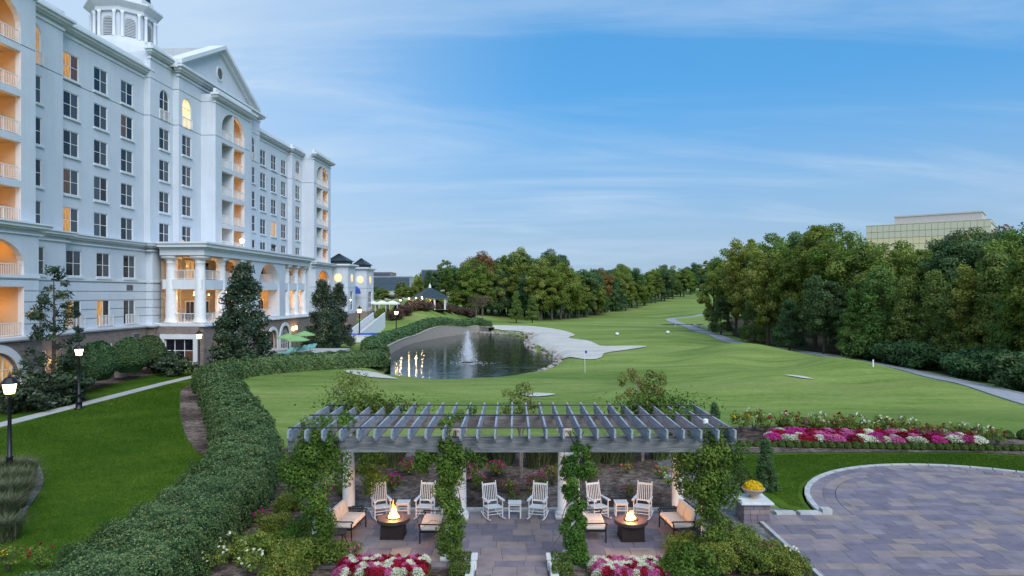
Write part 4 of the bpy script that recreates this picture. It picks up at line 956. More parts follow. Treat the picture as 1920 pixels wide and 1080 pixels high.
pt = pave('patio', polys, .10, .06, 'rectangular stone-paved patio under the pergola', (0, 22.2))
mb = MB(); mb.box(-7.03, 7.03, 19.73 - 22.2, 24.74 - 22.2, -.1, .075); mb.box(-1.05, 1.03, 14 - 22.2, 19.72 - 22.2, -.1, .075); mb.build('bedding', 'joint', pt)
mb = MB()
x = -7.0
for k in range(14): MB().box(-.49, .49, -.12, .12, -.1, .17).build('kerb_stone', 'kerb_stone', pt, loc=(-6.5 + k, 24.87 - 22.2, 0))
CC, CR = (18.3, 24.4), 7.0
circ = [(CC[0] + (CR - .92) * math.cos(a), CC[1] + (CR - .92) * math.sin(a)) for a in np.linspace(0, PI, 40)]
polys = []
for p in courses(8.7, 30, 14.0, 24.38, rr, (.42, .5, .58), (.55, 1.15)): polys.append(p)
for p in courses(11, 25.6, 24.40, 31.6, rr, (.42, .5, .58), (.55, 1.15)):
    q = clip_convex(p, circ)
    if len(q) > 2 and area(q) > .02: polys.append(q)
for r0, r1, n in ((CR - .9, CR - .46, 30), (CR - .45, CR - .02, 32)):
    for k in range(n):
        a0, a1 = PI * k / n + .002, PI * (k + 1) / n - .002; am = (a0 + a1) / 2
        polys.append([(CC[0] + r * math.cos(a), CC[1] + .02 + r * math.sin(a)) for r, a in ((r0, a0), (r1, a0), (r1, am), (r1, a1), (r0, a1), (r0, am))])
pz = pave('plaza', polys, .09, .06, 'round-ended plaza of mauve and tan stone pavers', (18.3, 24.4))
mb = MB(); mb.prism([(CR * math.cos(a), CR * math.sin(a)) for a in np.linspace(0, PI, 48)], -.1, .062); mb.box(-9.62, 12, -10.5, -.001, -.1, .062); mb.build('bedding', 'joint', pz)
for k in range(26):
    a0, a1 = PI * k / 26 + .003, PI * (k + 1) / 26 - .003
    q = [(r * math.cos(a), r * math.sin(a)) for r, a in ((CR + .01, a0), (CR + .22, a0), (CR + .22, a1), (CR + .01, a1))]
    MB().prism(q, -.1, .13).build('kerb_stone', 'kerb_stone', pz)
for x0, x1, h in ((9.45, 10.15, .16), (10.3, 11.1, .16), (11.1, 11.45, .28)): MB().box(x0 - 18.3 + .005, x1 - 18.3 - .005, -.02, .3, -.1, h).build('kerb_stone', 'kerb_stone', pz)
for k in range(12): MB().box(-9.76, -9.63, -10.4 + k * .86, -9.56 + k * .86, -.1, .14).build('kerb_stone', 'kerb_stone', pz)
# low white walls flanking the terrace steps
for s, px in ((-1, 'left'), (1, 'right')):
    t = thing('stair_kerb', 'white stone cheek kerb with square end block, %s side of the path into the terrace' % px, 'kerb', (s * 1.17, 19.7, 0), 0, 'path cheek kerbs')
    MB().box(-.15, .15, -.15, .15, 0, .38).build('end_block', 'white_stone', t); MB().box(-.18, .18, -.18, .18, .381, .45).build('cap', 'white_stone', t); MB().box(-.11, .11, -4.2, -.151, 0, .32).build('rail_wall', 'white_stone', t)

# ------------------------------------------------------------------ pergola
PG = thing('pergola', 'long weathered grey timber pergola on white columns over the patio', 'pergola', (0, 22.0, 0))
YF, YB = 20.35 - 22, 24.05 - 22
colm = MB().box(-.30, .30, -.30, .30, .10, .24).lathe([(.28, .241), (.30, .30), (.24, .37), (.215, .40), (.21, 1.4), (.18, 3.0), (.205, 3.05), (.18, 3.09), (.23, 3.2)], 20).box(-.26, .26, -.26, .26, 3.201, 3.31).mesh('column', 'white_paint', True)
for x in (-5.75, -1.82, 1.82, 5.85):
    for y in (YF, YB): link('column', colm, PG, (x, y, 0))
for y in (YF, YB):
    for d in (-.17, .17): MB().box(-6.6, 6.6, -.06, .06, 3.315, 3.70).build('beam', 'weathered_wood', PG, loc=(0, y + d, 0))
def rib_mesh():
    prof = [(-2.52, 3.85), (-2.46, 3.76), (-2.36, 3.705), (2.36, 3.705), (2.46, 3.76), (2.52, 3.85), (2.52, 4.07), (-2.52, 4.07)]
    mb = MB(); n = len(prof); mb.add([(-.028, y, z) for y, z in prof] + [(.028, y, z) for y, z in prof], [tuple(range(n)), tuple(range(n, 2 * n))[::-1]] + [(k, n + k, n + (k + 1) % n, (k + 1) % n) for k in range(n)])
    return mb.mesh('rib', 'weathered_rib')
rm = rib_mesh()
for k in range(27): link('rib', rm, PG, (-6.42 + k * 12.84 / 26, .08 + random.uniform(-.015, .015), random.uniform(-.004, .006)), random.uniform(-.004, .004))
for y in (-2.15, -.1, 1.85): MB().tube([(-6.5, y, 4.095), (6.5, y, 4.095)], .022, 6).build('purlin_rod', 'dark_metal', PG)
for k, (x, y) in enumerate(((-5.2, 2.3), (5.9, -1.2))):
    MB().lathe([(.07, 4.03), (.08, 4.05), (.08, 4.16), (.03, 4.18)], 10).build('roof_speaker', 'white_paint', PG, loc=(x, y, 0))

# ------------------------------------------------------------------ furniture
PZ = .10
def make_rocker(label):
    t = thing('rocking_chair', label, 'rocking chair', group='white rocking chairs under the pergola'); w = .27; mt = 'white_paint'
    for s in (-1, 1):
        MB().tube([(s * w, -.50 + .95 * k / 8, .035 + .20 * ((k / 8 - .45) ** 2) * 1.6) for k in range(9)], .024, 6).build('rocker', mt, t)
        MB().tube([(s * w, -.27, .05), (s * w, -.27, .66)], .021, 6).build('leg', mt, t); MB().tube([(s * w, .22, .05), (s * (w - .01), .22, .42), (s * (w - .02), .40, 1.14)], .021, 6).build('back_post', mt, t)
        MB().lathe([(.012, 1.13), (.028, 1.155), (.01, 1.19)], 8).build('finial', mt, t, True, (s * (w - .02), .405, 0))
        MB().add([(s * .20 + dx, y, z) for z in (.655, .69) for dx, y in ((.02 * s, -.36), (.125 * s, -.36), (.135 * s, -.25), (.105 * s, .28), (.045 * s, .28))], [(0, 1, 2, 3, 4), (9, 8, 7, 6, 5), (0, 5, 6, 1), (1, 6, 7, 2), (2, 7, 8, 3), (3, 8, 9, 4), (4, 9, 5, 0)]).build('armrest', mt, t)
        for z in (.17, .29): MB().tube([(s * w, -.27, z), (s * w, .22, z)], .011, 6).build('stretcher', mt, t)
    MB().tube([(-w, -.27, .2), (w, -.27, .2)], .012, 6).build('stretcher', mt, t); MB().tube([(-w, -.27, .3), (w, -.27, .3)], .012, 6).build('stretcher', mt, t)
    for k in range(7): MB().cbox((0, -.27 + k * .08, .425 - k * .006), (.56, .072, .02), rx=-.06).build('seat_slat', mt, t)
    MB().cbox((0, .391, 1.085), (.50, .03, .07), rx=-.24).build('top_rail', mt, t); MB().cbox((0, .255, .53), (.50, .03, .05), rx=-.24).build('lower_rail', mt, t)
    for k in range(7): MB().tube([(-.2 + k * .0667, .262, .55), (-.2 + k * .0667, .383, 1.06)], .016, 6).build('back_slat', mt, t)
    return t
RK = [(-4.62, 24.05, .42, 'leftmost white rocking chair, turned towards the left fire pit'), (-3.05, 24.1, -.12, 'white rocking chair half hidden by the vine, right of the left fire pit'),
      (-.68, 24.05, .38, 'white rocking chair on the left of the empty middle pair'), (.92, 24.05, -.25, 'white rocking chair on the right of the empty middle pair'),
      (3.02, 24.1, .36, 'white rocking chair behind the vine, left of the right fire pit'), (4.62, 24.1, -.38, 'rightmost white rocking chair, by the black side table')]
rk0 = make_rocker(RK[0][3])
for k, (x, y, a, lab) in enumerate(RK):
    if k == 0: rk0.location = (x, y, PZ); rk0.rotation_euler = (0, 0, a)
    else: dup(rk0, (x, y, PZ), a, lab)
def make_stool(label):
    t = thing('side_table', label, 'side table', group='white slatted side tables'); mt = 'white_paint'
    for k in range(5): MB().box(-.235 + k * .095, -.15 + k * .095, -.22, .22, .50, .525).build('top_slat', mt, t)
    MB().box(-.22, .22, -.20, .20, .44, .498).build('apron', mt, t)
    for a in (-1, 1):
        for c_ in (-1, 1): MB().box(a * .2 - .022, a * .2 + .022, c_ * .18 - .022, c_ * .18 + .022, 0, .439).build('leg', mt, t)
        MB().box(a * .2 - .012, a * .2 + .012, -.157, .157, .16, .19).build('stretcher', mt, t)
    for c_ in (-1, 1): MB().box(-.177, .177, c_ * .18 - .012, c_ * .18 + .012, .24, .27).build('stretcher', mt, t)
    return t
ST = [(-3.85, 24.2, 'white slatted side table behind the left fire pit flames'), (.10, 24.15, 'white slatted side table between the middle rocking chairs'), (3.86, 24.2, 'white slatted side table behind the right fire pit')]
st0 = make_stool(ST[0][2])
for k, (x, y, lab) in enumerate(ST):
    if k == 0: st0.location = (x, y, PZ)
    else: dup(st0, (x, y, PZ), 0, lab)
def make_pit(label):
    t = thing('fire_pit_table', label, 'fire pit', group='fire pit tables')
    MB().prism([(.36, -.36), (.36, .36), (-.36, .36), (-.36, -.36)], 0, .46).box(-.38, .38, -.38, .38, 0, .05).build('base', 'bronze', t)
    MB().lathe([(.26, .461), (.50, .47), (.54, .50), (.54, .58), (.525, .60), (.23, .60), (.22, .55), (.0, .55)], 36, cap=False).build('table_top', 'slate_top', t)
    MB().lathe([(.24, .601), (.24, .62), (.21, .62), (.205, .57)], 28, cap=False).build('burner_ring', 'dark_metal', t)
    mb = MB()
    for k in range(40):
        a = random.uniform(0, 2 * PI); r_ = .19 * math.sqrt(random.random()); mb.cbox((r_ * math.cos(a), r_ * math.sin(a), .575), (.05, .05, .04), a, random.random(), random.random())
    mb.build('lava_rock', 'dark_metal', t)
    return t
def make_flame(label, loc, h, rr):
    t = thing('fire', label, 'fire', loc)
    for k in range(16):
        a = rr.uniform(0, 2 * PI); r_ = .17 * math.sqrt(rr.random()); hh = h * (1 - r_ * 3.6) * rr.uniform(.6, 1.05); w = rr.uniform(.032, .062); mb = MB()
        x0, y0 = r_ * math.cos(a), r_ * math.sin(a); ph = rr.uniform(0, 6)
        prof = [(0, .55), (.12, .95), (.3, 1.0), (.5, .78), (.68, .5), (.84, .26), (.95, .1), (1, .01)]
        mb.tube([(x0 * (1 - .5 * q) + .035 * math.sin(ph + q * 5) * q, y0 * (1 - .5 * q) + .03 * math.cos(ph * 1.7 + q * 4) * q, q * hh) for q, _ in prof], [w * e for _, e in prof], 8)
        mb.build('flame_tongue', 'flame', t, True)
    pt_light('fire_light', (0, 0, .35), 85, (1, .45, .15), .15, t)
    return t
p0 = make_pit('round-topped fire pit table on the left half of the patio'); p0.location = (-3.86, 22.25, PZ)
dup(p0, (3.84, 22.05, PZ), .05, 'round-topped fire pit table on the right half of the patio')
make_flame('tall orange flames burning in the left fire pit', (-3.86, 22.25, PZ + .58), .62, random.Random(5)); make_flame('low orange flames burning in the right fire pit', (3.84, 22.05, PZ + .58), .46, random.Random(8))
def rounded(mb, x0, x1, y0, y1, z0, z1, r=.04):
    n = 4; ring = lambda zz, ins: [(cx_ + (r - ins) * math.cos(a), cy_ + (r - ins) * math.sin(a), zz) for cx_, cy_, s in ((x1 - r, y1 - r, 0), (x0 + r, y1 - r, PI / 2), (x0 + r, y0 + r, PI), (x1 - r, y0 + r, 1.5 * PI)) for a in np.linspace(s, s + PI / 2, n)]
    R = [ring(z0, r * .8), ring(z0 + r * .6, 0), ring(z1 - r * .6, 0), ring(z1 - r * .15, r * .4), ring(z1, r * .9)]; m = len(R[0])
    mb.add([v for q in R for v in q], [(i * m + k, i * m + (k + 1) % m, (i + 1) * m + (k + 1) % m, (i + 1) * m + k) for i in range(4) for k in range(m)] + [tuple(range(m))[::-1], tuple(range(4 * m, 5 * m))]); return mb
def make_loveseat(label):
    t = thing('loveseat', label, 'loveseat', group='black metal loveseats with cream cushions'); w = .68; mt = 'dark_metal'   # faces -y
    for s in (-1, 1):
        MB().tube([(s * w, -.36, 0), (s * w, -.35, .40)], .022, 6).build('leg', mt, t); MB().tube([(s * w, .36, 0), (s * w, .30, .42), (s * w, .40, .86)], .022, 6).build('leg', mt, t)
        MB().tube([(s * w, -.35, .40), (s * w, -.36, .56), (s * w, -.42, .60), (s * w, -.38, .62), (s * w, -.1, .61), (s * w, .32, .60)], .022, 6).build('armrest', mt, t)
    MB().box(-w, w, -.36, .34, .34, .385).build('seat_frame', mt, t); MB().tube([(-w, .40, .86), (-w * .7, .42, .95), (-w * .3, .42, .93), (0, .42, .88), (w * .3, .42, .93), (w * .7, .42, .95), (w, .40, .86)], .022, 6).build('back_frame', mt, t)
    for s in (-1, 1):
        rounded(MB(), min(0, s * w) + .012 + (.02 if s < 0 else 0), max(0, s * w) - .012 - (.02 if s > 0 else 0), -.37, .27, .387, .52, .05).build('seat_cushion', 'cushion', t, True)
        mb = rounded(MB(), min(0, s * w) + .012 + (.02 if s < 0 else 0), max(0, s * w) - .012 - (.02 if s > 0 else 0), -.065, .065, 0, .47, .055)
        bc = mb.build('back_cushion', 'cushion', t, True, (0, .27, .50)); bc.rotation_euler = (-.2, 0, 0)
    return t
LS = [(-5.38, 22.45, PI / 2 - .12, 'cream-cushioned loveseat at the far left, facing the left fire pit'), (-2.55, 22.2, -PI / 2, 'cream-cushioned loveseat mostly behind the vine, right of the left fire pit'),
      (2.62, 22.3, PI / 2, 'cream-cushioned loveseat mostly behind the vine, left of the right fire pit'), (5.42, 22.45, -PI / 2 + .12, 'cream-cushioned loveseat at the far right, facing the right fire pit')]
l0 = make_loveseat(LS[0][3])
for k, (x, y, a, lab) in enumerate(LS):
    if k == 0: l0.location = (x, y, PZ); l0.rotation_euler = (0, 0, a)
    else: dup(l0, (x, y, PZ), a, lab)
def make_black_table(label):
    t = thing('metal_side_table', label, 'side table', group='black metal side tables'); mt = 'dark_metal'
    mb = MB()
    for k in range(9): mb.box(-.3 + k * .0675, -.255 + k * .0675, -.27, .27, .44, .455)
    mb.build('top_slats', mt, t); MB().box(-.32, .32, -.30, -.27, .425, .46).box(-.32, .32, .27, .30, .425, .46).box(-.335, -.301, -.30, .30, .424, .461).box(.301, .335, -.30, .30, .424, .461).build('top_frame', mt, t)
    for a in (-1, 1):
        for c_ in (-1, 1): MB().tube([(a * .33, c_ * .3, 0), (a * .27, c_ * .25, .2), (a * .30, c_ * .27, .43)], .017, 6).build('leg', mt, t)
    return t
BT = [(-5.5, 23.62, 'black metal side table behind the far-left loveseat, by the white column'), (-5.55, 21.35, 'black metal side table in front of the far-left loveseat'), (5.5, 23.6, 'black metal side table beyond the far-right loveseat, by the white column'), (5.6, 21.4, 'black metal side table in front of the far-right loveseat')]
b0 = make_black_table(BT[0][2])
for k, (x, y, lab) in enumerate(BT):
    if k == 0: b0.location = (x, y, PZ)
    else: dup(b0, (x, y, PZ), .06 * k, lab)
# planter pedestal with its bowl
PX, PY = 8.45, 24.0
t = thing('stone_pedestal', 'square stone pedestal with pale slab cap beside the plaza', 'pedestal', (PX, PY, 0), .0)
MB().box(-.42, .42, -.42, .42, 0, .72).build('core', 'joint', t)
rr2 = random.Random(4)
for j in range(4):
    for f in range(4):
        x = -.45
        while x < .44:
            w = min(rr2.uniform(.2, .42), .45 - x)
            if .45 - x - w < .1: w = .45 - x
            p = MB().box(x + .006, x + w - .006, -.455, -.40, j * .18 + .006, j * .18 + .174); o = p.build('stone_block', 'paver', t); o.rotation_euler = (0, 0, f * PI / 2); x += w
MB().box(-.56, .56, -.56, .56, .722, .78).build('cap', 'white_stone', t); MB().box(-.53, .53, -.53, .53, .781, .81).build('cap_top', 'white_stone', t)
t = thing('planter_bowl', 'pale footed stone bowl holding yellow chrysanthemums', 'planter', (PX + .05, PY + .05, .811))
MB().lathe([(.15, 0), (.16, .03), (.13, .07), (.20, .12), (.32, .22), (.37, .30), (.40, .31), (.40, .34), (.35, .34), (.33, .28)], 24).build('bowl', 'terracotta', t, True)
# ------------------------------------------------------------------ vegetation
def crown_pts(n, nclus, shape, crad, per_shell=.75):
    """leaf positions in clumps filling an envelope; shape(k) -> centre"""
    cs = shape(nclus); w = rng.uniform(.6, 1.4, nclus); idx = rng.choice(nclus, n, p=w / w.sum())
    d = unit(rng.normal(size=(n, 3))); r = rng.uniform(per_shell ** 3, 1, n) ** (1 / 3) * rng.uniform(.55, 1.05, n)
    P = cs[idx] + d * (r * (crad * w)[idx])[:, None] * np.array([1, 1, .72])
    ct = rng.uniform(0, 1, nclus)
    return P, d * np.array([1, 1, .6]) + np.array([0, 0, .5]), ct[idx] * .6 + rng.uniform(0, .4, n)
def ell(cx_, cy_, cz, rx, ry, rz, shell=.35, flat=1.0):
    def f(k):
        d = unit(rng.normal(size=(k, 3))); r = rng.uniform(shell, 1, k) ** .6
        P = d * r[:, None] * np.array([rx, ry, rz]); P[:, 2] = np.where(P[:, 2] < 0, P[:, 2] * flat, P[:, 2]); return P + np.array([cx_, cy_, cz])
    return f
def cone(h0, h1, r0, r1, pw=1.0):
    def f(k):
        t = rng.uniform(0, 1, k) ** 1.35; a = rng.uniform(0, 2 * PI, k); r = (r0 * (1 - t) ** pw + r1) * np.sqrt(rng.uniform(.35, 1, k))
        return np.stack([r * np.cos(a), r * np.sin(a), h0 + (h1 - h0) * t], 1)
    return f
def trunk_mesh(h, r, limbs=6, rad=3.0, mat='bark', seed=0):
    rq = random.Random(seed); mb = MB()
    mb.tube([(0, 0, -.3), (.06, 0, h * .3), (-.05, .08, h * .6), (.05, 0, h)], [r * 1.25, r, r * .7, r * .2], 8)
    for k in range(limbs):
        a = k * 2.4 + rq.random(); z = h * rq.uniform(.32, .8); e = rad * rq.uniform(.5, .95)
        mb.tube([(0, 0, z), (e * .45 * math.cos(a), e * .45 * math.sin(a), z + e * .35), (e * math.cos(a + .2), e * math.sin(a + .2), z + e * .7)], [r * .42, r * .26, r * .08], 6)
    return mb.mesh('trunk', mat)
CROWN = {}
def broad(key, mat, H=16, R=4.6, base=.26, n=17000, nc=105, cr=1.5, leaf=.21, seed=0):
    zc_ = H * (base + 1) / 2; P, N, T = crown_pts(n, nc, ell(0, 0, zc_ - .3, R - cr * .5, R - cr * .5, H * (1 - base) / 2 - cr * .35, .3), cr)
    P += np.array([.25, .15, 0]) * np.sin(P[:, 2:3] * .9); P[:, 2] *= H / np.percentile(P[:, 2], 99.5)
    CROWN[key] = (leaf_mesh('crown', P, rng.uniform(.7, 1.35, n) * leaf, T, mat, N, .9), trunk_mesh(H * .82, H * .017, 8, R * .8, seed=seed))
def conif(key, mat, H=14, R=3.0, base=.12, n=15000, nc=130, cr=.95, leaf=.20, pw=.85, tr='bark', seed=0):
    P, N, T = crown_pts(n, nc, cone(H * (base + .04), H * .965, R * .9, R * .04, pw), cr); P[:, 2] *= H / np.percentile(P[:, 2], 99.9)
    CROWN[key] = (leaf_mesh('crown', P, rng.uniform(.7, 1.3, n) * leaf, T, mat, N, .9, .35), trunk_mesh(H * .9, H * .014, 8, R * .6, tr, seed))
broad('b1', 'leaf_tree', 16, 4.6, .13, 21000, 92, 1.12, .18, seed=1); broad('b2', 'leaf_tree', 17, 3.8, .15, 20000, 88, 1.0, .18, seed=2); broad('b3', 'leaf_dark', 15, 4.6, .12, 21000, 85, 1.2, .18, seed=3)
broad('y1', 'leaf_yellow', 16, 4.0, .15, 17000, 80, 1.0, .18, seed=4); broad('r1', 'leaf_rust', 14, 3.6, .3, 11000, 70, 1.2, seed=5)
conif('c1', 'leaf_conifer', 14, 3.3, seed=6); conif('c2', 'leaf_dark', 13, 3.6, .10, 15000, 120, 1.1, pw=.6, seed=7); conif('c3', 'leaf_conifer', 12, 3.6, .06, 14000, 90, 1.25, pw=.5, seed=8)
NAMES = {'b': 'broadleaf_tree', 'y': 'broadleaf_tree', 'r': 'broadleaf_tree', 'c': 'conifer_tree'}
def tree(key, x, y, sc, label, group, zs=1.0, name=None, z=None):
    t = thing(name or NAMES[key[0]], label, 'tree', (x, y, hz(x, y) - .1 if z is None else z), random.uniform(0, 6.28), group, (sc, sc, sc * zs))
    link('crown', CROWN[key][0], t); link('trunk', CROWN[key][1], t); return t
LOOK = {'b1': 'mid-green broadleaf tree', 'b2': 'upright green broadleaf tree', 'b3': 'dark rounded broadleaf tree', 'y1': 'yellow-green autumn tree', 'r1': 'russet autumn tree', 'c1': 'olive cedar', 'c2': 'dark dense evergreen', 'c3': 'broad olive cedar'}
HT = {'b1': 16, 'b2': 17, 'b3': 15, 'y1': 16, 'r1': 14, 'c1': 14, 'c2': 13, 'c3': 12}
def forest(rows, where, group, fat=1.0):
    """rows: (px, depth, py of the top, kind); listed by px so that the ordinals read left to right"""
    cnt = {}; tot = {}
    for r in rows: tot[r[3]] = tot.get(r[3], 0) + 1
    for px, Y, pyt, key in sorted(rows):
        x = (px - 960) / 1280 * Y; zt = CAM_H + (550 - pyt) / 1280 * Y; s = (zt - hz(x, Y)) / HT[key]; cnt[key] = cnt.get(key, 0) + 1
        lab = (ordw(cnt[key]) + ' ' + LOOK[key] + ' from the left ' + where) if tot[key] > 1 else 'only ' + LOOK[key] + ' ' + where
        wide = min(max(s, .62), 1.15) * fat; tree(key, x, Y, wide, lab, group, s / wide)
# woods right of the cart path, front rank then back rank
FR = [(1338, 140, 505, 'y1'), (1352, 128, 560, 'c2'), (1398, 124, 452, 'y1'), (1415, 112, 545, 'c3'), (1440, 106, 470, 'y1'), (1452, 116, 445, 'b1'), (1492, 102, 470, 'b1'), (1480, 94, 560, 'c2'), (1528, 98, 425, 'b2'),
      (1545, 88, 520, 'b3'), (1580, 92, 440, 'b1'), (1600, 82, 540, 'c1'), (1622, 88, 455, 'c1'), (1652, 80, 500, 'c3'), (1668, 84, 458, 'b1'), (1700, 76, 520, 'c1'), (1722, 82, 470, 'b2'), (1752, 74, 505, 'c1'), (1770, 80, 480, 'b3'),
      (1800, 70, 520, 'c3'), (1815, 76, 445, 'b3'), (1835, 68, 500, 'y1'), (1868, 66, 470, 'c1'), (1890, 72, 440, 'b1'), (1912, 62, 480, 'c1'), (1945, 60, 450, 'b2'), (1985, 58, 440, 'b1'), (1380, 135, 480, 'b2'), (1690, 90, 462, 'y1'), (1560, 100, 425, 'b1')]
forest(FR, 'in the woods behind the cart path', 'trees of the right-hand woods')
BR = [(1365, 150, 470, 'b1'), (1420, 140, 452, 'b2'), (1475, 130, 440, 'b1'), (1510, 122, 432, 'b3'), (1610, 112, 455, 'b1'), (1650, 108, 462, 'b1'), (1740, 104, 462, 'b2'), (1795, 94, 440, 'b3'), (1845, 90, 434, 'b1'), (1872, 95, 430, 'r1'), (1905, 88, 426, 'b3'), (1960, 85, 428, 'b1'), (1820, 98, 442, 'b2'), (1765, 96, 462, 'b1')]
forest(BR, 'at the back of the right-hand woods', 'trees at the back of the right-hand woods')
# middle woods across the fairway
MR = []; rm_ = random.Random(31)
TOPX = [880, 905, 935, 968, 990, 1005, 1040, 1062, 1090, 1128, 1168, 1215, 1260, 1310, 1345]; TOPY = [494, 480, 494, 472, 492, 492, 476, 500, 512, 506, 500, 508, 500, 495, 490]
BASX = [880, 935, 1000, 1050, 1100, 1150, 1195, 1230, 1270, 1310, 1345]; BASY = [592, 595, 602, 603, 597, 588, 580, 570, 560, 552, 550]
for k in range(78):
    f = k / 77; px = 884 + 456 * f; rank = k % 3
    bx_, by_ = hit(px, float(np.interp(px, BASX, BASY))); by_ = min(by_, 380)
    top_ = float(np.interp(px, TOPX, TOPY)) + (rm_.uniform(-4, 9), rm_.uniform(4, 26), rm_.uniform(-2, 14))[rank]
    kind = rm_.choice(('b1', 'b2', 'b3', 'b3', 'b1', 'c2', 'y1', 'b3', 'b2', 'b1')) if px < 1085 else rm_.choice(('b3', 'b3', 'b1', 'b2', 'c2', 'b3', 'b2', 'y1', 'b3', 'b1', 'b1'))
    MR.append((px + rm_.uniform(-4, 4), by_ * (1.02, 1.0, 1.09)[rank] + rm_.uniform(2, 8), top_, kind))
MR += [(903, 200, 474, 'r1'), (968, 205, 468, 'y1'), (1040, 222, 472, 'b3'), (1128, 225, 508, 'r1'), (1168, 262, 498, 'y1')]
forest(MR, 'in the middle woods across the fairway', 'trees of the middle woods', 1.2)
forest([(968, 180, 545, 'c1'), (998, 176, 553, 'c1')], 'standing before the middle woods', 'young cedars at the fairway edge')
# trees behind the pond and gazebo
LR = [(715, 215, 540, 'b1'), (735, 195, 552, 'b1'), (752, 220, 528, 'b2'), (770, 200, 535, 'b1'), (790, 215, 520, 'b1'), (812, 200, 508, 'b3'), (835, 205, 488, 'b2'), (850, 215, 500, 'b3'), (868, 200, 520, 'r1'), (872, 225, 495, 'r1'), (700, 240, 535, 'b3'), (780, 245, 528, 'y1'), (825, 240, 515, 'b1'), (855, 190, 545, 'b1')]
forest(LR, 'behind the gazebo terrace', 'trees behind the gazebo')
# shrubs at the foot of the right-hand woods
P, N, T = crown_pts(3600, 34, ell(0, 0, 1.1, 1.25, 1.25, 1.0, .2, .9), .55); SHR = leaf_mesh('foliage', P, rng.uniform(.7, 1.3, 3600) * .13, T, 'leaf_dark', N)
stem = MB()
for k in range(5): stem.tube([(0, 0, -.1), (.25 * math.cos(k * 1.3), .25 * math.sin(k * 1.3), .5), (.6 * math.cos(k * 1.3), .6 * math.sin(k * 1.3), 1.2)], [.05, .035, .012], 5)
STEM = stem.mesh('stem', 'bark')
def shrub(me, x, y, sc, label, group, name='shrub', z=None):
    t = thing(name, label, 'shrub', (x, y, hz(x, y) if z is None else z), random.uniform(0, 6.28), group, sc); link('foliage', me, t); link('stem', STEM, t, sc=.55); return t
for k in range(24):
    f = k / 23; px = 1595 + f * 370; Y = 82 - 30 * f + random.uniform(-1.5, 3); x = max((px - 960) / 1280 * Y, 41.8 + random.uniform(0, 1.5)); s = random.uniform(.9, 1.45)
    shrub(SHR, x, Y, (s * 1.1, s * 1.1, s), ordw(k + 1) + ' blue-green shrub from the left along the woodland edge of the cart path', 'shrubs at the woodland edge')
# hedge
def hedge_body(path, hw, hh, nl, leaf, label, base):
    path = np.array(path); seg = np.linalg.norm(np.diff(path, axis=0), axis=1); cum = np.concatenate([[0], np.cumsum(seg)])
    tan = np.gradient(path, axis=0); tan /= np.linalg.norm(tan, axis=1, keepdims=True); nor = np.stack([-tan[:, 1], tan[:, 0]], 1)
    prof = [(-1, 0.0), (-1.03, .45), (-.98, .78), (-.82, .95), (-.45, 1.02), (0, 1.04), (.45, 1.02), (.82, .95), (.98, .78), (1.03, .45), (1, 0)]
    hzs = hgt(path[:, 0], path[:, 1]); t = thing('hedge', label, 'hedge', (base[0], base[1], 0)); mb = MB(); m = len(prof)
    for i, p in enumerate(path):
        for a, z in prof: q = p + nor[i] * a * (hw - .2); mb.v.append((q[0] - base[0], q[1] - base[1], hzs[i] + z * (hh - .2)))
    for i in range(len(path) - 1):
        for k in range(m - 1): mb.f.append((i * m + k, i * m + k + 1, (i + 1) * m + k + 1, (i + 1) * m + k)); mb.mi.append(0)
    mb.f.append(tuple(range(m))); mb.f.append(tuple(range((len(path) - 1) * m, len(path) * m))); mb.mi += [0, 0]
    me = mb.mesh('core', 'leaf_hedge'); at = me.attributes.new('tint', 'FLOAT', 'FACE'); at.data.foreach_set('value', np.full(len(me.polygons), .0, np.float32)); link('core', me, t)
    # leaves over the surface, denser and smaller near the camera
    w = 1 / np.interp(cum, cum, np.maximum(path[:, 1], 20)) ** 1.0; cw = np.concatenate([[0], np.cumsum((w[1:] + w[:-1]) / 2 * seg)]); s = np.interp(rng.uniform(0, cw[-1], nl), cw, cum)
    pp = np.array(prof); pl = np.concatenate([[0], np.cumsum(np.hypot(np.diff(pp[:, 0]) * hw, np.diff(pp[:, 1]) * hh))]); q = rng.uniform(0, pl[-1], nl)
    a = np.interp(q, pl, pp[:, 0]); z = np.interp(q, pl, pp[:, 1]); cxp = np.interp(s, cum, path[:, 0]); cyp = np.interp(s, cum, path[:, 1]); nx = np.interp(s, cum, nor[:, 0]); ny = np.interp(s, cum, nor[:, 1])
    lump = .13 * np.sin(s * 1.3 + 1.5 * q) * np.sin(s * .37) + .09 * np.sin(s * 3.7 - 3.1 * q) + .06 * np.sin(s * 8 + q * 6); inset = rng.uniform(-.16, .07, nl) + lump
    on = np.stack([np.where(np.abs(a) > .7, np.sign(a), a * .4), np.clip((z - .6) * 2.2, 0, 1.2)], 1)
    P = np.stack([cxp + nx * (a * hw + on[:, 0] * inset), cyp + ny * (a * hw + on[:, 0] * inset), hgt(cxp, cyp) + z * hh + on[:, 1] * inset], 1) - np.array([base[0], base[1], 0])
    Nn = np.stack([nx * on[:, 0], ny * on[:, 0], on[:, 1] + .15], 1); dist = np.maximum(cyp, 18)
    T = np.clip(.42 + .3 * np.sin(s * 1.7) * np.sin(q * 1.9 + s) * .5 + rng.normal(0, .30, nl), 0, 1)
    link('leaves', leaf_mesh('leaves', P, leaf * np.clip(dist / 28, .8, 2.2) * rng.uniform(.7, 1.3, nl), T, 'leaf_hedge', Nn, .75, .55), t)
hedge_body(HEDGE, 1.38, 1.55, 300000, .043, 'long thick clipped hedge winding from the foreground to the pond', (-11.2, 20))
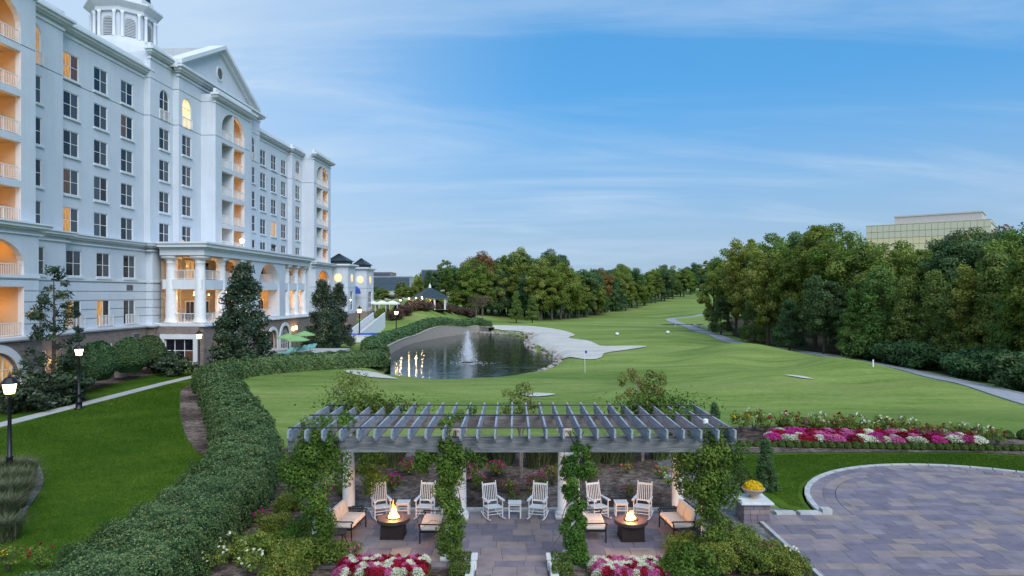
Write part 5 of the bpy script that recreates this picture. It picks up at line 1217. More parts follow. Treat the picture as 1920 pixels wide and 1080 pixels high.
hedge_body(spline([(-16.6, 83), (-17.6, 86.5), (-19.4, 95), (-20.0, 110), (-19.6, 122), (-17.2, 136), (-12.5, 151), (-8.4, 159.6), (-5.4, 156.6)], 8), 1.25, 1.75, 40000, .06, 'lower clipped hedge running along the top of the pond wall', (-18.4, 80))
# magnolias
conif('m1', 'leaf_magnolia', 10.5, 3.1, .05, 16000, 130, .85, .17, .8, seed=11); conif('m2', 'leaf_magnolia', 10, 2.7, .10, 4600, 95, .42, .14, .75, seed=12)
def magn(key, px, Y, pyt, H, label, wide=1.0):
    x = (px - 960) / 1280 * Y; s = (CAM_H + (550 - pyt) / 1280 * Y - hz(x, Y)) / H
    t = thing('magnolia_tree', label, 'tree', (x, Y, hz(x, Y) - .05), random.uniform(0, 6), 'magnolias in front of the hotel', (s * wide, s * wide, s)); link('crown', CROWN[key][0], t); link('trunk', CROWN[key][1], t)
magn('m1', 455, 68, 492, 10.5, 'dense dark conical magnolia before the columned portico', 1.0); magn('m1', 605, 92, 524, 10.5, 'dense dark magnolia before the far end of the hotel', .92); magn('m1', 635, 100, 530, 10.5, 'slimmer dark magnolia just behind and right of the far one', .8)
magn('m2', 102, 50, 498, 10, 'sparse open magnolia with bare twigs beside the near lamp', 1.05)
P, N, T = crown_pts(2600, 40, ell(0, 0, 1.2, 1.7, 1.7, 1.4, .3, .8), .6); MSK = leaf_mesh('foliage', P, rng.uniform(.7, 1.3, 2600) * .17, T, 'leaf_magnolia', N)
for k, (px, Y, s, lab) in enumerate(((95, 48.5, .92, 'dark broad shrub under the sparse magnolia'), (45, 46, .8, 'low dark shrub beside the lit arched doorway'), (130, 50, .6, 'low dark shrub between sparse magnolia and rounded shrubs'), (330, 66, .75, 'low dark hedge shrub below the three-light window'), (310, 68, .8, 'low dark shrub at the corner of the stone portico base'))):
    shrub(MSK, (px - 960) / 1280 * Y, Y, (s * 1.3, s * 1.3, s), lab, 'low shrubs by the hotel')
# rounded shrubs
def dome_leaves(n, rx, rz, leaf, mat, tint=None, lump=.08, squash=.86):
    d = unit(rng.normal(size=(n, 3))); d[:, 2] = np.abs(d[:, 2]) * np.where(rng.random(n) < squash, 1, -.35)
    r = 1 + lump * np.sin(d[:, 0] * 7) * np.sin(d[:, 1] * 6 + 1) + rng.uniform(-.10, .04, n)
    P = d * r[:, None] * np.array([rx, rx, rz]); T = np.clip(rng.normal(.45, .25, n), 0, 1) if tint is None else tint
    return leaf_mesh('foliage', P, rng.uniform(.7, 1.3, n) * leaf, T, mat, d, .8)
RS = dome_leaves(9000, 1.55, 2.0, .10, 'leaf_dark', lump=.05)
def dome_core(rx, rz, mat):
    me = MB().lathe([(rx * .55, -rz * .5), (rx * .82, -rz * .2), (rx * .9, 0), (rx * .84, rz * .4), (rx * .6, rz * .72), (rx * .05, rz * .9)], 12).mesh('core', mat); at = me.attributes.new('tint', 'FLOAT', 'FACE'); at.data.foreach_set('value', np.full(len(me.polygons), .15, np.float32)); return me
RSC = dome_core(1.55, 2.0, 'leaf_dark')
for k, (px, Y, s, lab) in enumerate(((182, 57, 1.05, 'leftmost of the big rounded evergreen shrubs by the stone wall'), (152, 54, .95, 'rounded evergreen shrub just behind the second lamp post'), (243, 63, 1.03, 'middle big rounded evergreen shrub by the stone wall'), (281, 68, 1.0, 'rightmost big rounded evergreen shrub by the stone wall'))):
    t = thing('rounded_shrub', lab, 'shrub', ((px - 960) / 1280 * Y, Y, 1.75 * s), k, 'big rounded shrubs', s); link('foliage', RS, t); link('core', RSC, t)
bx = MB().box(-.4, .4, -.3, .3, 0, 1.1).box(-.43, .43, -.33, .33, 1.101, 1.16); t = thing('utility_box', 'pale utility box between two rounded shrubs', 'utility box', (*gp(226, 708), 0)); bx.build('cabinet', 'concrete', t); MB().box(-.3, .3, -.32, -.301, .15, 1.0).build('door', 'concrete', t)
# ornamental grasses
def tuft(n, h, spread, mat, lean=.8, w=.006):
    a = rng.uniform(0, 2 * PI, n); r = spread * np.sqrt(rng.random(n)); P = np.stack([r * np.cos(a), r * np.sin(a), 0 * a], 1)
    return blades_mesh('blades', P, h * rng.uniform(.6, 1.1, n), lean, w, rng.uniform(0, 1, n), mat)
G1 = tuft(1100, 1.0, .30, 'leaf_grass', 1.0, .009); G2 = tuft(900, 1.0, .35, 'leaf_plume', .85, .011)
k = 0
for px, py, s in ((470, 872, .9), (500, 862, 1.1), (530, 858, 1.1), (575, 852, 1.0), (700, 868, 1.0), (738, 876, 1.1), (800, 868, 1.0), (905, 868, 1.15), (945, 872, 1.1), (1010, 878, 1.25), (1045, 872, 1.1), (1110, 870, 1.0), (1145, 868, 1.2), (1170, 868, 1.1), (1235, 862, 1.0), (620, 860, 1.0)):
    if px < 540: continue
    x, y = gp(px, py); k += 1; t = thing('ornamental_grass', ordw(k) + ' arching green grass clump from the left behind the pergola', 'ornamental grass', (x, y, .03), k, 'grass clumps behind the pergola', s * 1.25); link('blades', G1, t)
k = 0
for px, py, s in ((5, 985, 1.2), (22, 955, 1.25), (40, 925, 1.1), (8, 930, 1.2), (30, 900, 1.1), (-15, 905, 1.1), (50, 898, .9), (-12, 960, 1.2), (12, 1015, .9)):
    x, y = gp(px, py); k += 1; t = thing('fountain_grass', ordw(k) + ' feathery tan grass clump counted from the near end of the lamp bed', 'ornamental grass', (x, y, .04), k, 'feathery grasses by the tall lamp', s * .95); link('blades', G2, t)
# conical evergreens
conif('t1', 'leaf_dark', 2.2, .50, .0, 12000, 160, .14, .042, .7, seed=21)
for x, y, s, lab in ((*gp(1436, 920), .98, 'dark conical evergreen behind the yellow flower planter'), (*gp(1340, 836), 1.02, 'dark conical evergreen just past the right end of the pergola')):
    t = thing('conical_evergreen', lab, 'evergreen', (x, y, .02), 0, 'small conical evergreens', s); link('foliage', CROWN['t1'][0], t); link('trunk', CROWN['t1'][1], t)
# crape myrtles
def small_tree(name, label, x, y, H, R, n, mat, leaf=.07, grp=None, cat='tree'):
    P, N, T = crown_pts(n, 46, ell(0, 0, H * .78, R, R, H * .26, .3), R * .26); t = thing(name, label, cat, (x, y, .03), 0, grp); link('crown', leaf_mesh('crown', P, rng.uniform(.6, 1.3, n) * leaf, T, mat, N), t)
    mb = MB(); 
    for k in range(3):
        a = k * 2.1 + x; mb.tube([(.04 * math.cos(a), .04 * math.sin(a), -.1), (.1 * math.cos(a), .1 * math.sin(a), H * .5), (R * .5 * math.cos(a), R * .5 * math.sin(a), H * .85)], [.045, .035, .012], 6)
        for j in range(4): b_ = a + j * 1.3; mb.tube([(.1 * math.cos(a), .1 * math.sin(a), H * (.5 + .05 * j)), (R * .75 * math.cos(b_), R * .75 * math.sin(b_), H * (.72 + .06 * j))], [.02, .006], 5)
    mb.build('trunk', 'bark_pale', t); return t
small_tree('crape_myrtle', 'small open crape myrtle above the left end of the pergola', -7.4, 31.5, 4.2, 1.45, 1500, 'leaf_myrtle', grp='small trees behind the pergola')
small_tree('crape_myrtle', 'small crape myrtle behind the middle of the pergola', .38, 29.5, 4.0, .95, 1300, 'leaf_myrtle', grp='small trees behind the pergola'); small_tree('crape_myrtle', 'bushy crape myrtle right of centre behind the pergola', 6.2, 32.5, 4.35, 1.25, 3400, 'leaf_myrtle', grp='small trees behind the pergola')
# vines on the pergola
def vine(label, x, path, n, seed):
    t = thing('climbing_vine', label, 'vine', (x, 20.1, 0), 0, 'vines climbing the front columns'); Q = np.array(path, float); nc = len(Q)
    w = Q[:, 3] ** 2; idx = rng.choice(nc, n, p=w / w.sum()); d = unit(rng.normal(size=(n, 3))); r = rng.uniform(.25, 1, n) ** .5
    P = Q[idx, :3] + d * (Q[idx, 3] * r)[:, None] * np.array([1, .8, 1.1]); P[:, 2] = np.maximum(P[:, 2], .08)
    T = np.clip(rng.uniform(0, 1, nc)[idx] * .5 + rng.uniform(0, .5, n), 0, 1)
    link('leaves', leaf_mesh('leaves', P, rng.uniform(.55, 1.3, n) * .050, T, 'leaf_vine', d + np.array([0, -.3, .3]), 1.0), t)
    mb = MB(); rq = random.Random(seed)
    for k in range(5): mb.tube([(rq.uniform(-.25, .25) + .12 * math.sin(z * 3 + k), .15 + rq.uniform(-.2, .2), z) for z in np.linspace(.0, 3.9, 10)], .014, 5)
    for k in range(24):
        a, z = rq.uniform(0, 6.28), rq.uniform(.8, 3.8); e = rq.uniform(.5, .95); mb.tube([(0, 0, z), (.6 * e * math.cos(a), .5 * e * math.sin(a), z + .1), (e * math.cos(a), .8 * e * math.sin(a), z - .25)], .005, 4)
    mb.build('stem', 'bark', t)
def vcol(w0, w1, zmax, wob, rq, lump=14):
    out = []
    for z in np.linspace(.25, zmax, lump):
        f = z / zmax; w = (w0 * (1 - f) + w1 * f) * .84
        for j in range(3): out.append((rq.uniform(-1, 1) * w * .75 + wob * math.sin(z * 2), rq.uniform(-.25, .25) - .05, z + rq.uniform(-.1, .1), w * rq.uniform(.4, .75)))
    return out
rq = random.Random(2)
vine('big leafy vine smothering the left front corner of the pergola', -5.75, vcol(.42, .72, 3.75, .05, rq) + [(rq.uniform(-.9, 1.0), rq.uniform(-.3, .5), rq.uniform(2.5, 3.6), rq.uniform(.25, .45)) for _ in range(20)] + [(rq.uniform(.5, 1.3), 3.2 + rq.uniform(-.4, .4), rq.uniform(.9, 3.2), rq.uniform(.2, .38)) for _ in range(14)] + [(rq.uniform(-.5, .8), rq.uniform(-.4, 1.8), 4.05, .22) for _ in range(8)], 18500, 1)
vine('tall leafy vine hanging left of the middle patio bay', -1.82, vcol(.42, .52, 3.6, .04, rq) + [(rq.uniform(-1.0, .85), rq.uniform(-.3, .3), rq.uniform(2.75, 3.35), rq.uniform(.2, .36)) for _ in range(14)] + [(rq.uniform(-.3, .8), rq.uniform(0, 3.6), 4.0, .2) for _ in range(6)], 13000, 2)
vine('narrower leafy vine climbing right of the middle patio bay', 1.82, vcol(.50, .24, 3.5, .03, rq) + [(rq.uniform(-.3, .5), rq.uniform(-.2, .4), rq.uniform(2.6, 3.4), .22) for _ in range(8)], 9500, 3)
vine('big leafy vine covering the right front corner of the pergola', 5.9, vcol(.42, .62, 3.7, .05, rq) + [(rq.uniform(-.9, .8), rq.uniform(-.3, .8), rq.uniform(2.0, 3.6), rq.uniform(.25, .42)) for _ in range(22)] + [(rq.uniform(-.8, .2), 2.8 + rq.uniform(-.4, .9), rq.uniform(1.8, 4.0), rq.uniform(.2, .4)) for _ in range(12)], 17500, 4)
# vine over the back beam
for x, lab in ((-5.0, 'loose vine on the back beam near the left end of the pergola'), (5.2, 'loose vine on the back beam near the right end of the pergola')):
    t = thing('beam_vine', lab, 'vine', (x, 24.1, 3.7), 0, 'vines on the back beam'); n = 2200; P = np.stack([rng.normal(0, .75, n), rng.normal(0, .28, n), rng.normal(.30, .22, n)], 1)
    link('leaves', leaf_mesh('leaves', P, rng.uniform(.6, 1.3, n) * .065, rng.uniform(0, 1, n), 'leaf_vine', None), t); MB().tube([(-1.4, 0, .1), (-.4, .1, .3), (.5, -.1, .28), (1.4, .1, .1)], .015, 5).build('stem', 'bark', t)
# boxwood balls, flower border, roses
BB = dome_leaves(1300, .26, .30, .035, 'leaf_box'); BC = dome_core(.26, .30, 'leaf_box')
def ball(x, y, s, label, group):
    t = thing('boxwood_ball', label, 'boxwood', (x, y, .15 * s), random.uniform(0, 6), group, s); link('foliage', BB, t); link('core', BC, t)
def front_curve(f):   # along the near edge of the border
    px = 1372 + f * 560; py = 838 + 3 * math.sin(f * PI) + 9 * f ** 2.2; return gp(px, py)
for k in range(37): ball(*front_curve(k / 36), random.uniform(.66, .88), ordw(k + 1) + ' clipped boxwood ball from the left along the front of the flower border', 'boxwood balls edging the flower border')
for k in range(17):
    f = k / 16; x, y = gp(1470 + f * 480, 806 + 24 * f ** 1.8 - 2); ball(x, y, random.uniform(1.0, 1.35), ordw(k + 1) + ' boxwood ball from the left in the row behind the flower border', 'boxwood balls behind the flower border')
def flower_clump(n, r, h, leafmat, petal, psz=.035, nl=350):
    a = rng.uniform(0, 2 * PI, n); q = np.sqrt(rng.random(n)); P = np.stack([r * q * np.cos(a), r * q * np.sin(a), h * (1 - .45 * q ** 2) + rng.uniform(-.06, .05, n)], 1)
    pet = leaf_mesh('blossom', P, psz * rng.uniform(.7, 1.3, n), rng.uniform(0, 1, n), petal, np.array([[0, -.35, 1.]]), .6, .9)
    a = rng.uniform(0, 2 * PI, nl); q = np.sqrt(rng.random(nl)); P = np.stack([r * 1.05 * q * np.cos(a), r * 1.05 * q * np.sin(a), h * (1 - .5 * q ** 2) * rng.uniform(.1, .95, nl)], 1)
    return leaf_mesh('foliage', P, .05 * rng.uniform(.7, 1.3, nl), rng.uniform(0, 1, nl), leafmat), pet
FC = {c_: flower_clump(620, .40, .42, 'leaf_azalea', 'petal_' + c_) for c_ in ('white', 'pink', 'red', 'magenta')}
def clump(c_, x, y, s, label, group, z=.05):
    t = thing('flower_clump', label, 'flowers', (x, y, z), random.uniform(0, 6), group, s); link('foliage', FC[c_][0], t); link('blossom', FC[c_][1], t)
rq = random.Random(9); seq = []
for k in range(26):
    for j in range(3): seq.append((k, j, rq.choice(('white', 'pink', 'red', 'red', 'pink', 'white', 'magenta', 'magenta'))))
cnt = {}
ROW = ('front', 'middle', 'back')
for k, j, c_ in seq:
    f = k / 25; px = 1447 + f * 385 + rq.uniform(-4, 4); py = 833 + 2 * math.sin(f * PI) + 6 * f ** 2 - j * 6.5 + rq.uniform(-1, 1); x, y = gp(px, py); key = (c_, j); cnt[key] = cnt.get(key, 0) + 1
    clump(c_, x, y, rq.uniform(.9, 1.25), '%s %s flower clump from the left in the %s row of the border' % (ordw(cnt[key]), c_, ROW[j]), 'flower clumps in the lawn border')
def rose(nl, nf, petal, R=.5, H=1.0, leaf=.05, dens='leaf_azalea', psz=.05):
    P, N, T = crown_pts(nl, 26, ell(0, 0, H * .62, R, R, H * .38, .3), .17); a = leaf_mesh('foliage', P, leaf * rng.uniform(.6, 1.3, nl), T, dens, N)
    d = unit(rng.normal(size=(nf, 3))); d[:, 2] = np.abs(d[:, 2]); c_ = d * np.array([R * 1.05, R * 1.05, H * .42]) + np.array([0, 0, H * .64])
    Q = np.repeat(c_, 7, 0) + rng.normal(0, psz * .4, (nf * 7, 3)); bl = leaf_mesh('blossom', Q, psz * rng.uniform(.7, 1.2, nf * 7), rng.uniform(0, 1, nf * 7), 'petal_' + petal, None, 1, .9)
    st = MB()
    for k in range(6): st.tube([(0, 0, 0), (R * .4 * math.cos(k), R * .4 * math.sin(k), H * .5), (R * .8 * math.cos(k), R * .8 * math.sin(k), H * .95)], [.015, .01, .004], 5)
    return a, bl, st.mesh('stem', 'bark')
RO = {'white': rose(520, 9, 'white'), 'pink': rose(620, 16, 'pink', .48, .85), 'magenta': rose(900, 20, 'magenta', .5, .8), 'cream': rose(520, 7, 'cream'), 'red': rose(560, 6, 'red'), 'coral': rose(520, 10, 'coral', .45, .75), 'yellow': rose(600, 4, 'yellow')}
def rosebush(c_, x, y, s, label, group, z=.04):
    t = thing('rose_bush', label, 'rose bush', (x, y, z), random.uniform(0, 6), group, s)
    for nme, me in zip(('foliage', 'blossom', 'stem'), RO[c_]): link(nme, me, t)
cols = ['yellow', 'cream', 'red', 'white', 'red', 'pink', 'white', 'coral', 'red', 'white', 'white', 'cream', 'red', 'white', 'coral', 'coral', 'red', 'white', 'coral', 'white', 'red']
cnt = {}
for k, c_ in enumerate(cols):
    f = k / (len(cols) - 1); x, y = gp(1390 + f * 480, 812 + 26 * f ** 2 - (k % 2) * 3); cnt[c_] = cnt.get(c_, 0) + 1
    rosebush(c_, x, y, random.uniform(1.0, 1.35) * (1 - .2 * f), '%s %s-flowered rose bush from the left behind the flower border' % (ordw(cnt[c_]), c_), 'roses behind the flower border')
cnt = {}
for px, py, c_, s in ((735, 925, 'magenta', 1.0), (768, 893, 'magenta', 1.0), (880, 905, 'magenta', 1.1), (930, 895, 'magenta', .95), (892, 920, 'pink', .9), (957, 925, 'coral', .8), (1008, 925, 'magenta', 1.0), (1035, 912, 'pink', 1.1), (1105, 905, 'pink', 1.0), (1180, 935, 'pink', .7), (1240, 900, 'coral', .9), (1175, 890, 'coral', .7), (1255, 915, 'white', .7), (700, 905, 'coral', .8), (1000, 945, 'red', .8), (965, 950, 'red', .7), (845, 915, 'magenta', .9), (640, 935, 'magenta', .8)):
    x, y = gp(px, py); cnt[c_] = cnt.get(c_, 0) + 1; rosebush(c_, x, y, s * .85, '%s low %s rose bush from the left in the mulch behind the patio chairs'.replace('from the left ', 'listed ') % (ordw(cnt[c_]), c_) if False else '%s low %s-flowered shrub in the mulch behind the patio, %s' % (ordw(cnt[c_]), c_, 'left of centre' if px < 860 else 'behind the middle chairs' if px < 1070 else 'behind the right chairs'), 'flowering shrubs behind the patio')
# yellow mums in the bowl
n = 900; d = unit(rng.normal(size=(n, 3))); d[:, 2] = np.abs(d[:, 2]); t = thing('chrysanthemum', 'round mound of yellow chrysanthemums in the stone bowl', 'flowers', (PX + .05, PY + .05, 1.13))
link('blossom', leaf_mesh('blossom', d * np.array([.33, .33, .27]) * rng.uniform(.9, 1.03, (n, 1)), .035 * rng.uniform(.7, 1.3, n), rng.uniform(0, 1, n), 'petal_yellow', d, .6, .9), t)
link('foliage', leaf_mesh('foliage', d[:500] * np.array([.33, .33, .24]) * .86 * rng.uniform(.7, 1.0, (500, 1)), .05, rng.uniform(0, 1, 500), 'leaf_box', d[:500]), t)
# foreground flower beds below the patio
cnt = {}
for (x0, x1, yc_, side_) in ((-4.75, -2.5, 19.2, 'left'), (2.35, 4.35, 19.1, 'right')):
    for j in range(6):
        for k in range(12):
            x = x0 + (x1 - x0) * (k + .5 * (j % 2)) / 11.5; y = yc_ - .5 + j * .19; c_ = rq.choice(('red', 'pink', 'white', 'red', 'white', 'pink', 'red', 'white')); key = (c_, side_); cnt[key] = cnt.get(key, 0) + 1
            clump(c_, x, y, (lambda q: (q, q, .95))(rq.uniform(.42, .58)), '%s %s flower clump of the bed below the %s fire pit' % (ordw(cnt[key]), c_, side_), 'foreground flower beds', .05)
# clipped boxwood squares by the steps and loose shrubs in the foreground
AZ = []
for q_ in range(3):
    P, N, T = crown_pts(7000, 60, ell(0, 0, .42, .85, .7, .5, .35, .8), .26); AZ.append(leaf_mesh('foliage', P, rng.uniform(.7, 1.3, 7000) * .042, T, 'leaf_azalea', N))
P, N, T = crown_pts(7000, 60, ell(0, 0, .5, .85, .8, .55, .35, .8), .3); AZ.append(leaf_mesh('foliage', P, rng.uniform(.7, 1.3, 7000) * .05, T, 'leaf_vine', N))
FG = [(480, 1050, 1.0, 0), (520, 1010, 1.0, 1), (555, 1070, 1.15, 2), (600, 1060, 1.0, 3), (575, 1020, .95, 3), (1262, 1085, .8, 3), (1290, 1050, 1.1, 0), (1340, 1075, 1.2, 1), (1330, 1020, 1.0, 2), (1390, 1050, 1.1, 0), (1392, 1020, .75, 1), (1425, 1075, 1.1, 2), (1448, 1052, .8, 0), (1475, 1080, 1.0, 1), (1300, 1095, 1.2, 3), (540, 960, .8, 1), (530, 1090, 1.0, 0), (1352, 1000, .6, 3)]
FG.sort()
for k, (px, py, s, v) in enumerate(FG):
    s *= .76 if px > 1200 else .85
    x, y = gp(px, py); shrub(AZ[v], x, y, s, ordw(k + 1) + ' loose yellow-green shrub from the left in the foreground beds', 'foreground shrubs', z=.03)
for k, (px, py) in enumerate(((865, 1070), (1052, 1070), (862, 1092), (1055, 1092))):
    x, y = gp(px, py); t = thing('boxwood_block', 'small square clipped boxwood %s the white cheek kerb, %s' % ('left of' if k % 2 == 0 else 'right of', 'nearer the patio' if k < 2 else 'nearer the frame edge'), 'boxwood', (x, y, .05), 0, 'clipped boxwood blocks by the path'); n = 2600
    P = rng.uniform(-1, 1, (n, 3)); ax_ = rng.integers(0, 3, n); P[np.arange(n), ax_] = np.sign(P[np.arange(n), ax_]); nn_ = np.zeros((n, 3)); nn_[np.arange(n), ax_] = P[np.arange(n), ax_]
    link('foliage', leaf_mesh('foliage', P * np.array([.27, .2, .2]) + np.array([0, 0, .22]) + rng.normal(0, .012, (n, 3)), .03, rng.uniform(0, 1, n), 'leaf_box', nn_), t)
cnt = {}
for px, py, c_, s in ((405, 1075, 'white', .7), (435, 1055, 'white', .8), (470, 1085, 'white', .75), (490, 985, 'magenta', .6), (15, 1075, 'yellow', .8), (75, 1070, 'red', .7), (1405, 1070, 'magenta', .7), (1440, 1062, 'magenta', .7), (1475, 1072, 'cream', .7), (660, 1050, 'pink', .6)):
    x, y = gp(px, py); cnt[c_] = cnt.get(c_, 0) + 1; rosebush(c_, x, y, s, '%s %s-flowered bush from the left along the bottom edge' % (ordw(cnt[c_]), c_), 'flowering bushes in the foreground')
# clipped low shrubs along the small lawn
for k in range(7):
    x, y = gp(1372 + k * 6, 868 + k * 11); ball(x, y, 1.25, ordw(k + 1) + ' small dark shrub along the gravel edge of the small lawn, from the far end', 'shrubs edging the small lawn')
# mixed brush behind the pond
P, N, T = crown_pts(2600, 34, ell(0, 0, .8, 1.1, 1.1, .7, .2, .9), .45); PUR = leaf_mesh('foliage', P, rng.uniform(.7, 1.3, 2600) * .11, T, 'leaf_purple', N)
for k in range(22):
    px = 742 + k * 7.0; Y = 140 + k * 1.9 + random.uniform(-2, 5); x = (px - 960) / 1280 * Y - .5
    shrub(PUR, x, Y, random.uniform(1.1, 1.7), ordw(k + 1) + ' reddish-brown shrub from the left on the bank above the pond hedge', 'reddish shrubs above the pond')
for k, (px, Y) in enumerate(((893, 168), (905, 172))): small_tree('bare_tree', ('left', 'right')[k] + ' of two greyish half-bare little trees above the pond corner', (px - 960) / 1280 * Y, Y, 6.5, 2.2, 700, 'leaf_purple', .16, 'bare little trees').location.z = hz((px - 960) / 1280 * Y, Y)
# green bank planting beside the stairs
for k in range(9):
    u = 128 + k * 2.4; x, y = fw(35.6, u); shrub(AZ[0], x, y, (1.7, 1.7, 1.9), ordw(k + 1) + ' green shrub from the near end of the bank below the low wing', 'bank shrubs by the outdoor stairs', z=hz(x, y))
# ------------------------------------------------------------------ rocks, fountain, lamps and far things
RKM = []
for q in range(5):
    bm = bmesh.new(); bmesh.ops.create_icosphere(bm, subdivisions=1, radius=.5)
    for v in bm.verts: v.co *= random.uniform(.72, 1.2)
    for v in bm.verts: v.co.z *= .7
    me = bpy.data.meshes.new('rock'); bm.to_mesh(me); bm.free(); me.materials.append(M['rock']); RKM.append(me)
sh = spline([(2.4, 75.5), (4.8, 82), (5.9, 88.6), (5.5, 97.6), (3.4, 108), (2.8, 118), (3.0, 128), (4.7, 138), (0.5, 146.5), (-4.5, 152), (-7.4, 156)], 30)
rq = random.Random(12); NR = 210
for k in range(NR):
    f = k / (NR - 1); p = sh[int(f * (len(sh) - 1))]; s = rq.uniform(.4, .95) * (1 + .4 * f); x, y = p[0] + rq.uniform(-.5, .7), p[1] + rq.uniform(-.5, .5)
    o = link('shore_rock', RKM[k % 5], None, (x, y, max(hz(x, y), -1.05) + .1), rq.uniform(0, 6), (s, s * rq.uniform(.7, 1.1), s * rq.uniform(.7, 1.0))); o.rotation_euler = (rq.uniform(-.3, .3), rq.uniform(-.3, .3), rq.uniform(0, 6))
    tag(o, '%s boulder from the near shore along the pond bunker' % ordw(k + 1), 'rock', 'boulders round the pond')
for k in range(46):
    f = rq.random(); px, py = 1298 + f * 55 + rq.uniform(-4, 4), 608 + f * 18 + rq.uniform(-3, 3); Y = 165 - 25 * f; x = (px - 960) / 1280 * Y; s = rq.uniform(.5, 1.3)
    o = link('creek_rock', RKM[k % 5], None, (x, Y, hz(x, Y) + .15), rq.uniform(0, 6), s); tag(o, '%s boulder placed along the rocky creek bank below the woods' % ordw(k + 1), 'rock', 'boulders of the creek bank')
tag(MB().box(-7, 3, -2, 2, -.1, .12).build('creek_water', 'water', None, loc=(45, 172, hz(45, 172) + .05)), 'dark creek water under the rocky bank', kind='structure')
t = thing('fountain', 'white jet of fountain spray rising from the middle of the pond', 'fountain', (-5.75, 88.5, -1.0))
MB().lathe([(.7, 0), (.75, .06), (.6, .14), (.2, .16), (.12, .3)], 18).build('nozzle_float', 'dark_metal', t)
def jets(n, v0, spread, seed, size):
    g = np.random.default_rng(seed); a = g.uniform(0, 2 * PI, n); sp = np.abs(g.normal(0, spread, n)); v = v0 * g.uniform(.55, 1.0, n) ** .5; tf = 2 * v / 9.8; tt = g.uniform(0.02, 1, n) * tf
    vx = sp * v; P = np.stack([vx * tt * np.cos(a), vx * tt * np.sin(a), v * tt - 4.9 * tt ** 2 + .2], 1); vel = np.stack([vx * np.cos(a), vx * np.sin(a), v - 9.8 * tt], 1); d = unit(vel)
    s = unit(np.cross(d, g.normal(size=(n, 3)))); L_ = (.06 + .05 * np.linalg.norm(vel, axis=1) * g.uniform(.3, 1, n))[:, None]; w = (size * g.uniform(.5, 1.4, n))[:, None]
    V = np.stack([P - d * L_ * .5, P + s * w, P + d * L_ * .5, P - s * w], 1); return V
V = np.concatenate([jets(5200, 8.9, .045, 1, .016), jets(7000, 7.2, .09, 2, .014), jets(7000, 5.4, .18, 4, .013)])
link('water_spray', quads_mesh('water_spray', V, np.full(len(V), .5), 'spray'), t)
mb = MB()
for k in range(260):
    a = rq.uniform(0, 6.28); r_ = abs(rq.gauss(0, 1.3)) + .3; mb.cbox((r_ * math.cos(a), r_ * math.sin(a), .012), (.28, .05, .01), a + 1.57)
mb.build('splash_foam', 'spray', t)
# street lamps
LM_POST = MB().lathe([(.26, 0), (.26, .12), (.20, .16), (.20, .5), (.24, .55), (.13, .62), (.12, 1.0), (.15, 1.05), (.10, 1.1), (.075, 2.4), (.065, 3.55), (.10, 3.6), (.06, 3.66), (.12, 3.74)], 14).mesh('post', 'lamp_metal', True)
LM_LAN = MB().lathe([(.17, 3.741), (.20, 3.78), (.28, 4.16)], 8).mesh('lantern_glass', 'lamp_glow')
LM_CAP = MB().lathe([(.37, 4.161), (.36, 4.19), (.19, 4.40), (.07, 4.46), (.06, 4.52), (.02, 4.66)], 8).mesh('lantern_cap', 'lamp_metal')
lf = MB()
for k in range(8):
    a = PI / 4 * k; lf.tube([(.205 * math.cos(a), .205 * math.sin(a), 3.77), (.287 * math.cos(a), .287 * math.sin(a), 4.165)], .012, 4)
LM_FR = lf.mesh('lantern_frame', 'lamp_metal')
def lamp(x, y, s, label, e=90, z=None):
    e *= 1.7
    t = thing('street_lamp', label, 'street lamp', (x, y, hz(x, y) if z is None else z), .2, 'black lantern lamp posts', s)
    for nme, me in (('post', LM_POST), ('lantern_glass', LM_LAN), ('lantern_cap', LM_CAP), ('lantern_frame', LM_FR)): link(nme, me, t)
    pt_light('lamp_light', (0, 0, 3.55), e, (1, .66, .32), .12, t); return t
lamp(*gp(18, 903), 1.0, 'tall black lantern post at the left edge, on the grass bed', 60); lamp(*gp(148, 768), 1.0, 'black lantern post beside the concrete walkway', 60); lamp(-29.8, 65, .98, 'lit lantern post in front of the stone portico base', 60)
for px, py, Y, lab in ((674, 583, 112, 'lit lantern post at the foot of the outdoor stairs'), (743, 587, 118, 'lit lantern post right of the blue-covered terrace'), (751, 563, 150, 'small lit post light behind the cabanas'), (767, 560, 152, 'small lit post light between cabanas and gazebo'), (780, 559, 155, 'small lit post light left of the gazebo'), (791, 557, 158, 'small lit post light touching the gazebo edge')):
    x = (px - 960) / 1280 * Y; zt = CAM_H + (550 - py) / 1280 * Y; g = hz(x, Y); lamp(x, Y, max((zt - g) / 3.95, .5), lab, 90, g)
# gazebo
x, Y = (806 - 960) / 1280 * 162, 162; gz_ = hz(x, Y); t = thing('gazebo', 'octagonal gazebo with dark conical roof above the pond', 'gazebo', (x, Y, gz_)); zb = CAM_H + (550 - 580) / 1280 * Y - gz_
MB().lathe([(4.6, -.5), (4.6, zb)], 8, ph=PI / 8).build('deck', 'stone_pond', t)
for k in range(8):
    a = PI / 8 + k * PI / 4; MB().tube([(4.0 * math.cos(a), 4.0 * math.sin(a), zb), (4.0 * math.cos(a), 4.0 * math.sin(a), zb + 2.6)], .2, 8).build('post', 'white_paint', t)
MB().lathe([(4.3, zb + 2.5), (4.3, zb + 2.75)], 8, ph=PI / 8).build('fascia', 'white_paint', t); MB().lathe([(4.8, zb + 2.7), (2.6, zb + 3.9), (.9, zb + 4.9), (.3, zb + 5.1)], 8, ph=PI / 8).build('roof', 'roof_dark', t); MB().lathe([(.3, zb + 5.1), (.28, zb + 5.5), (.05, zb + 6.1)], 8).build('finial', 'white_paint', t)
pt_light('gazebo_light', (0, 0, zb + 2.2), 60, par=t)
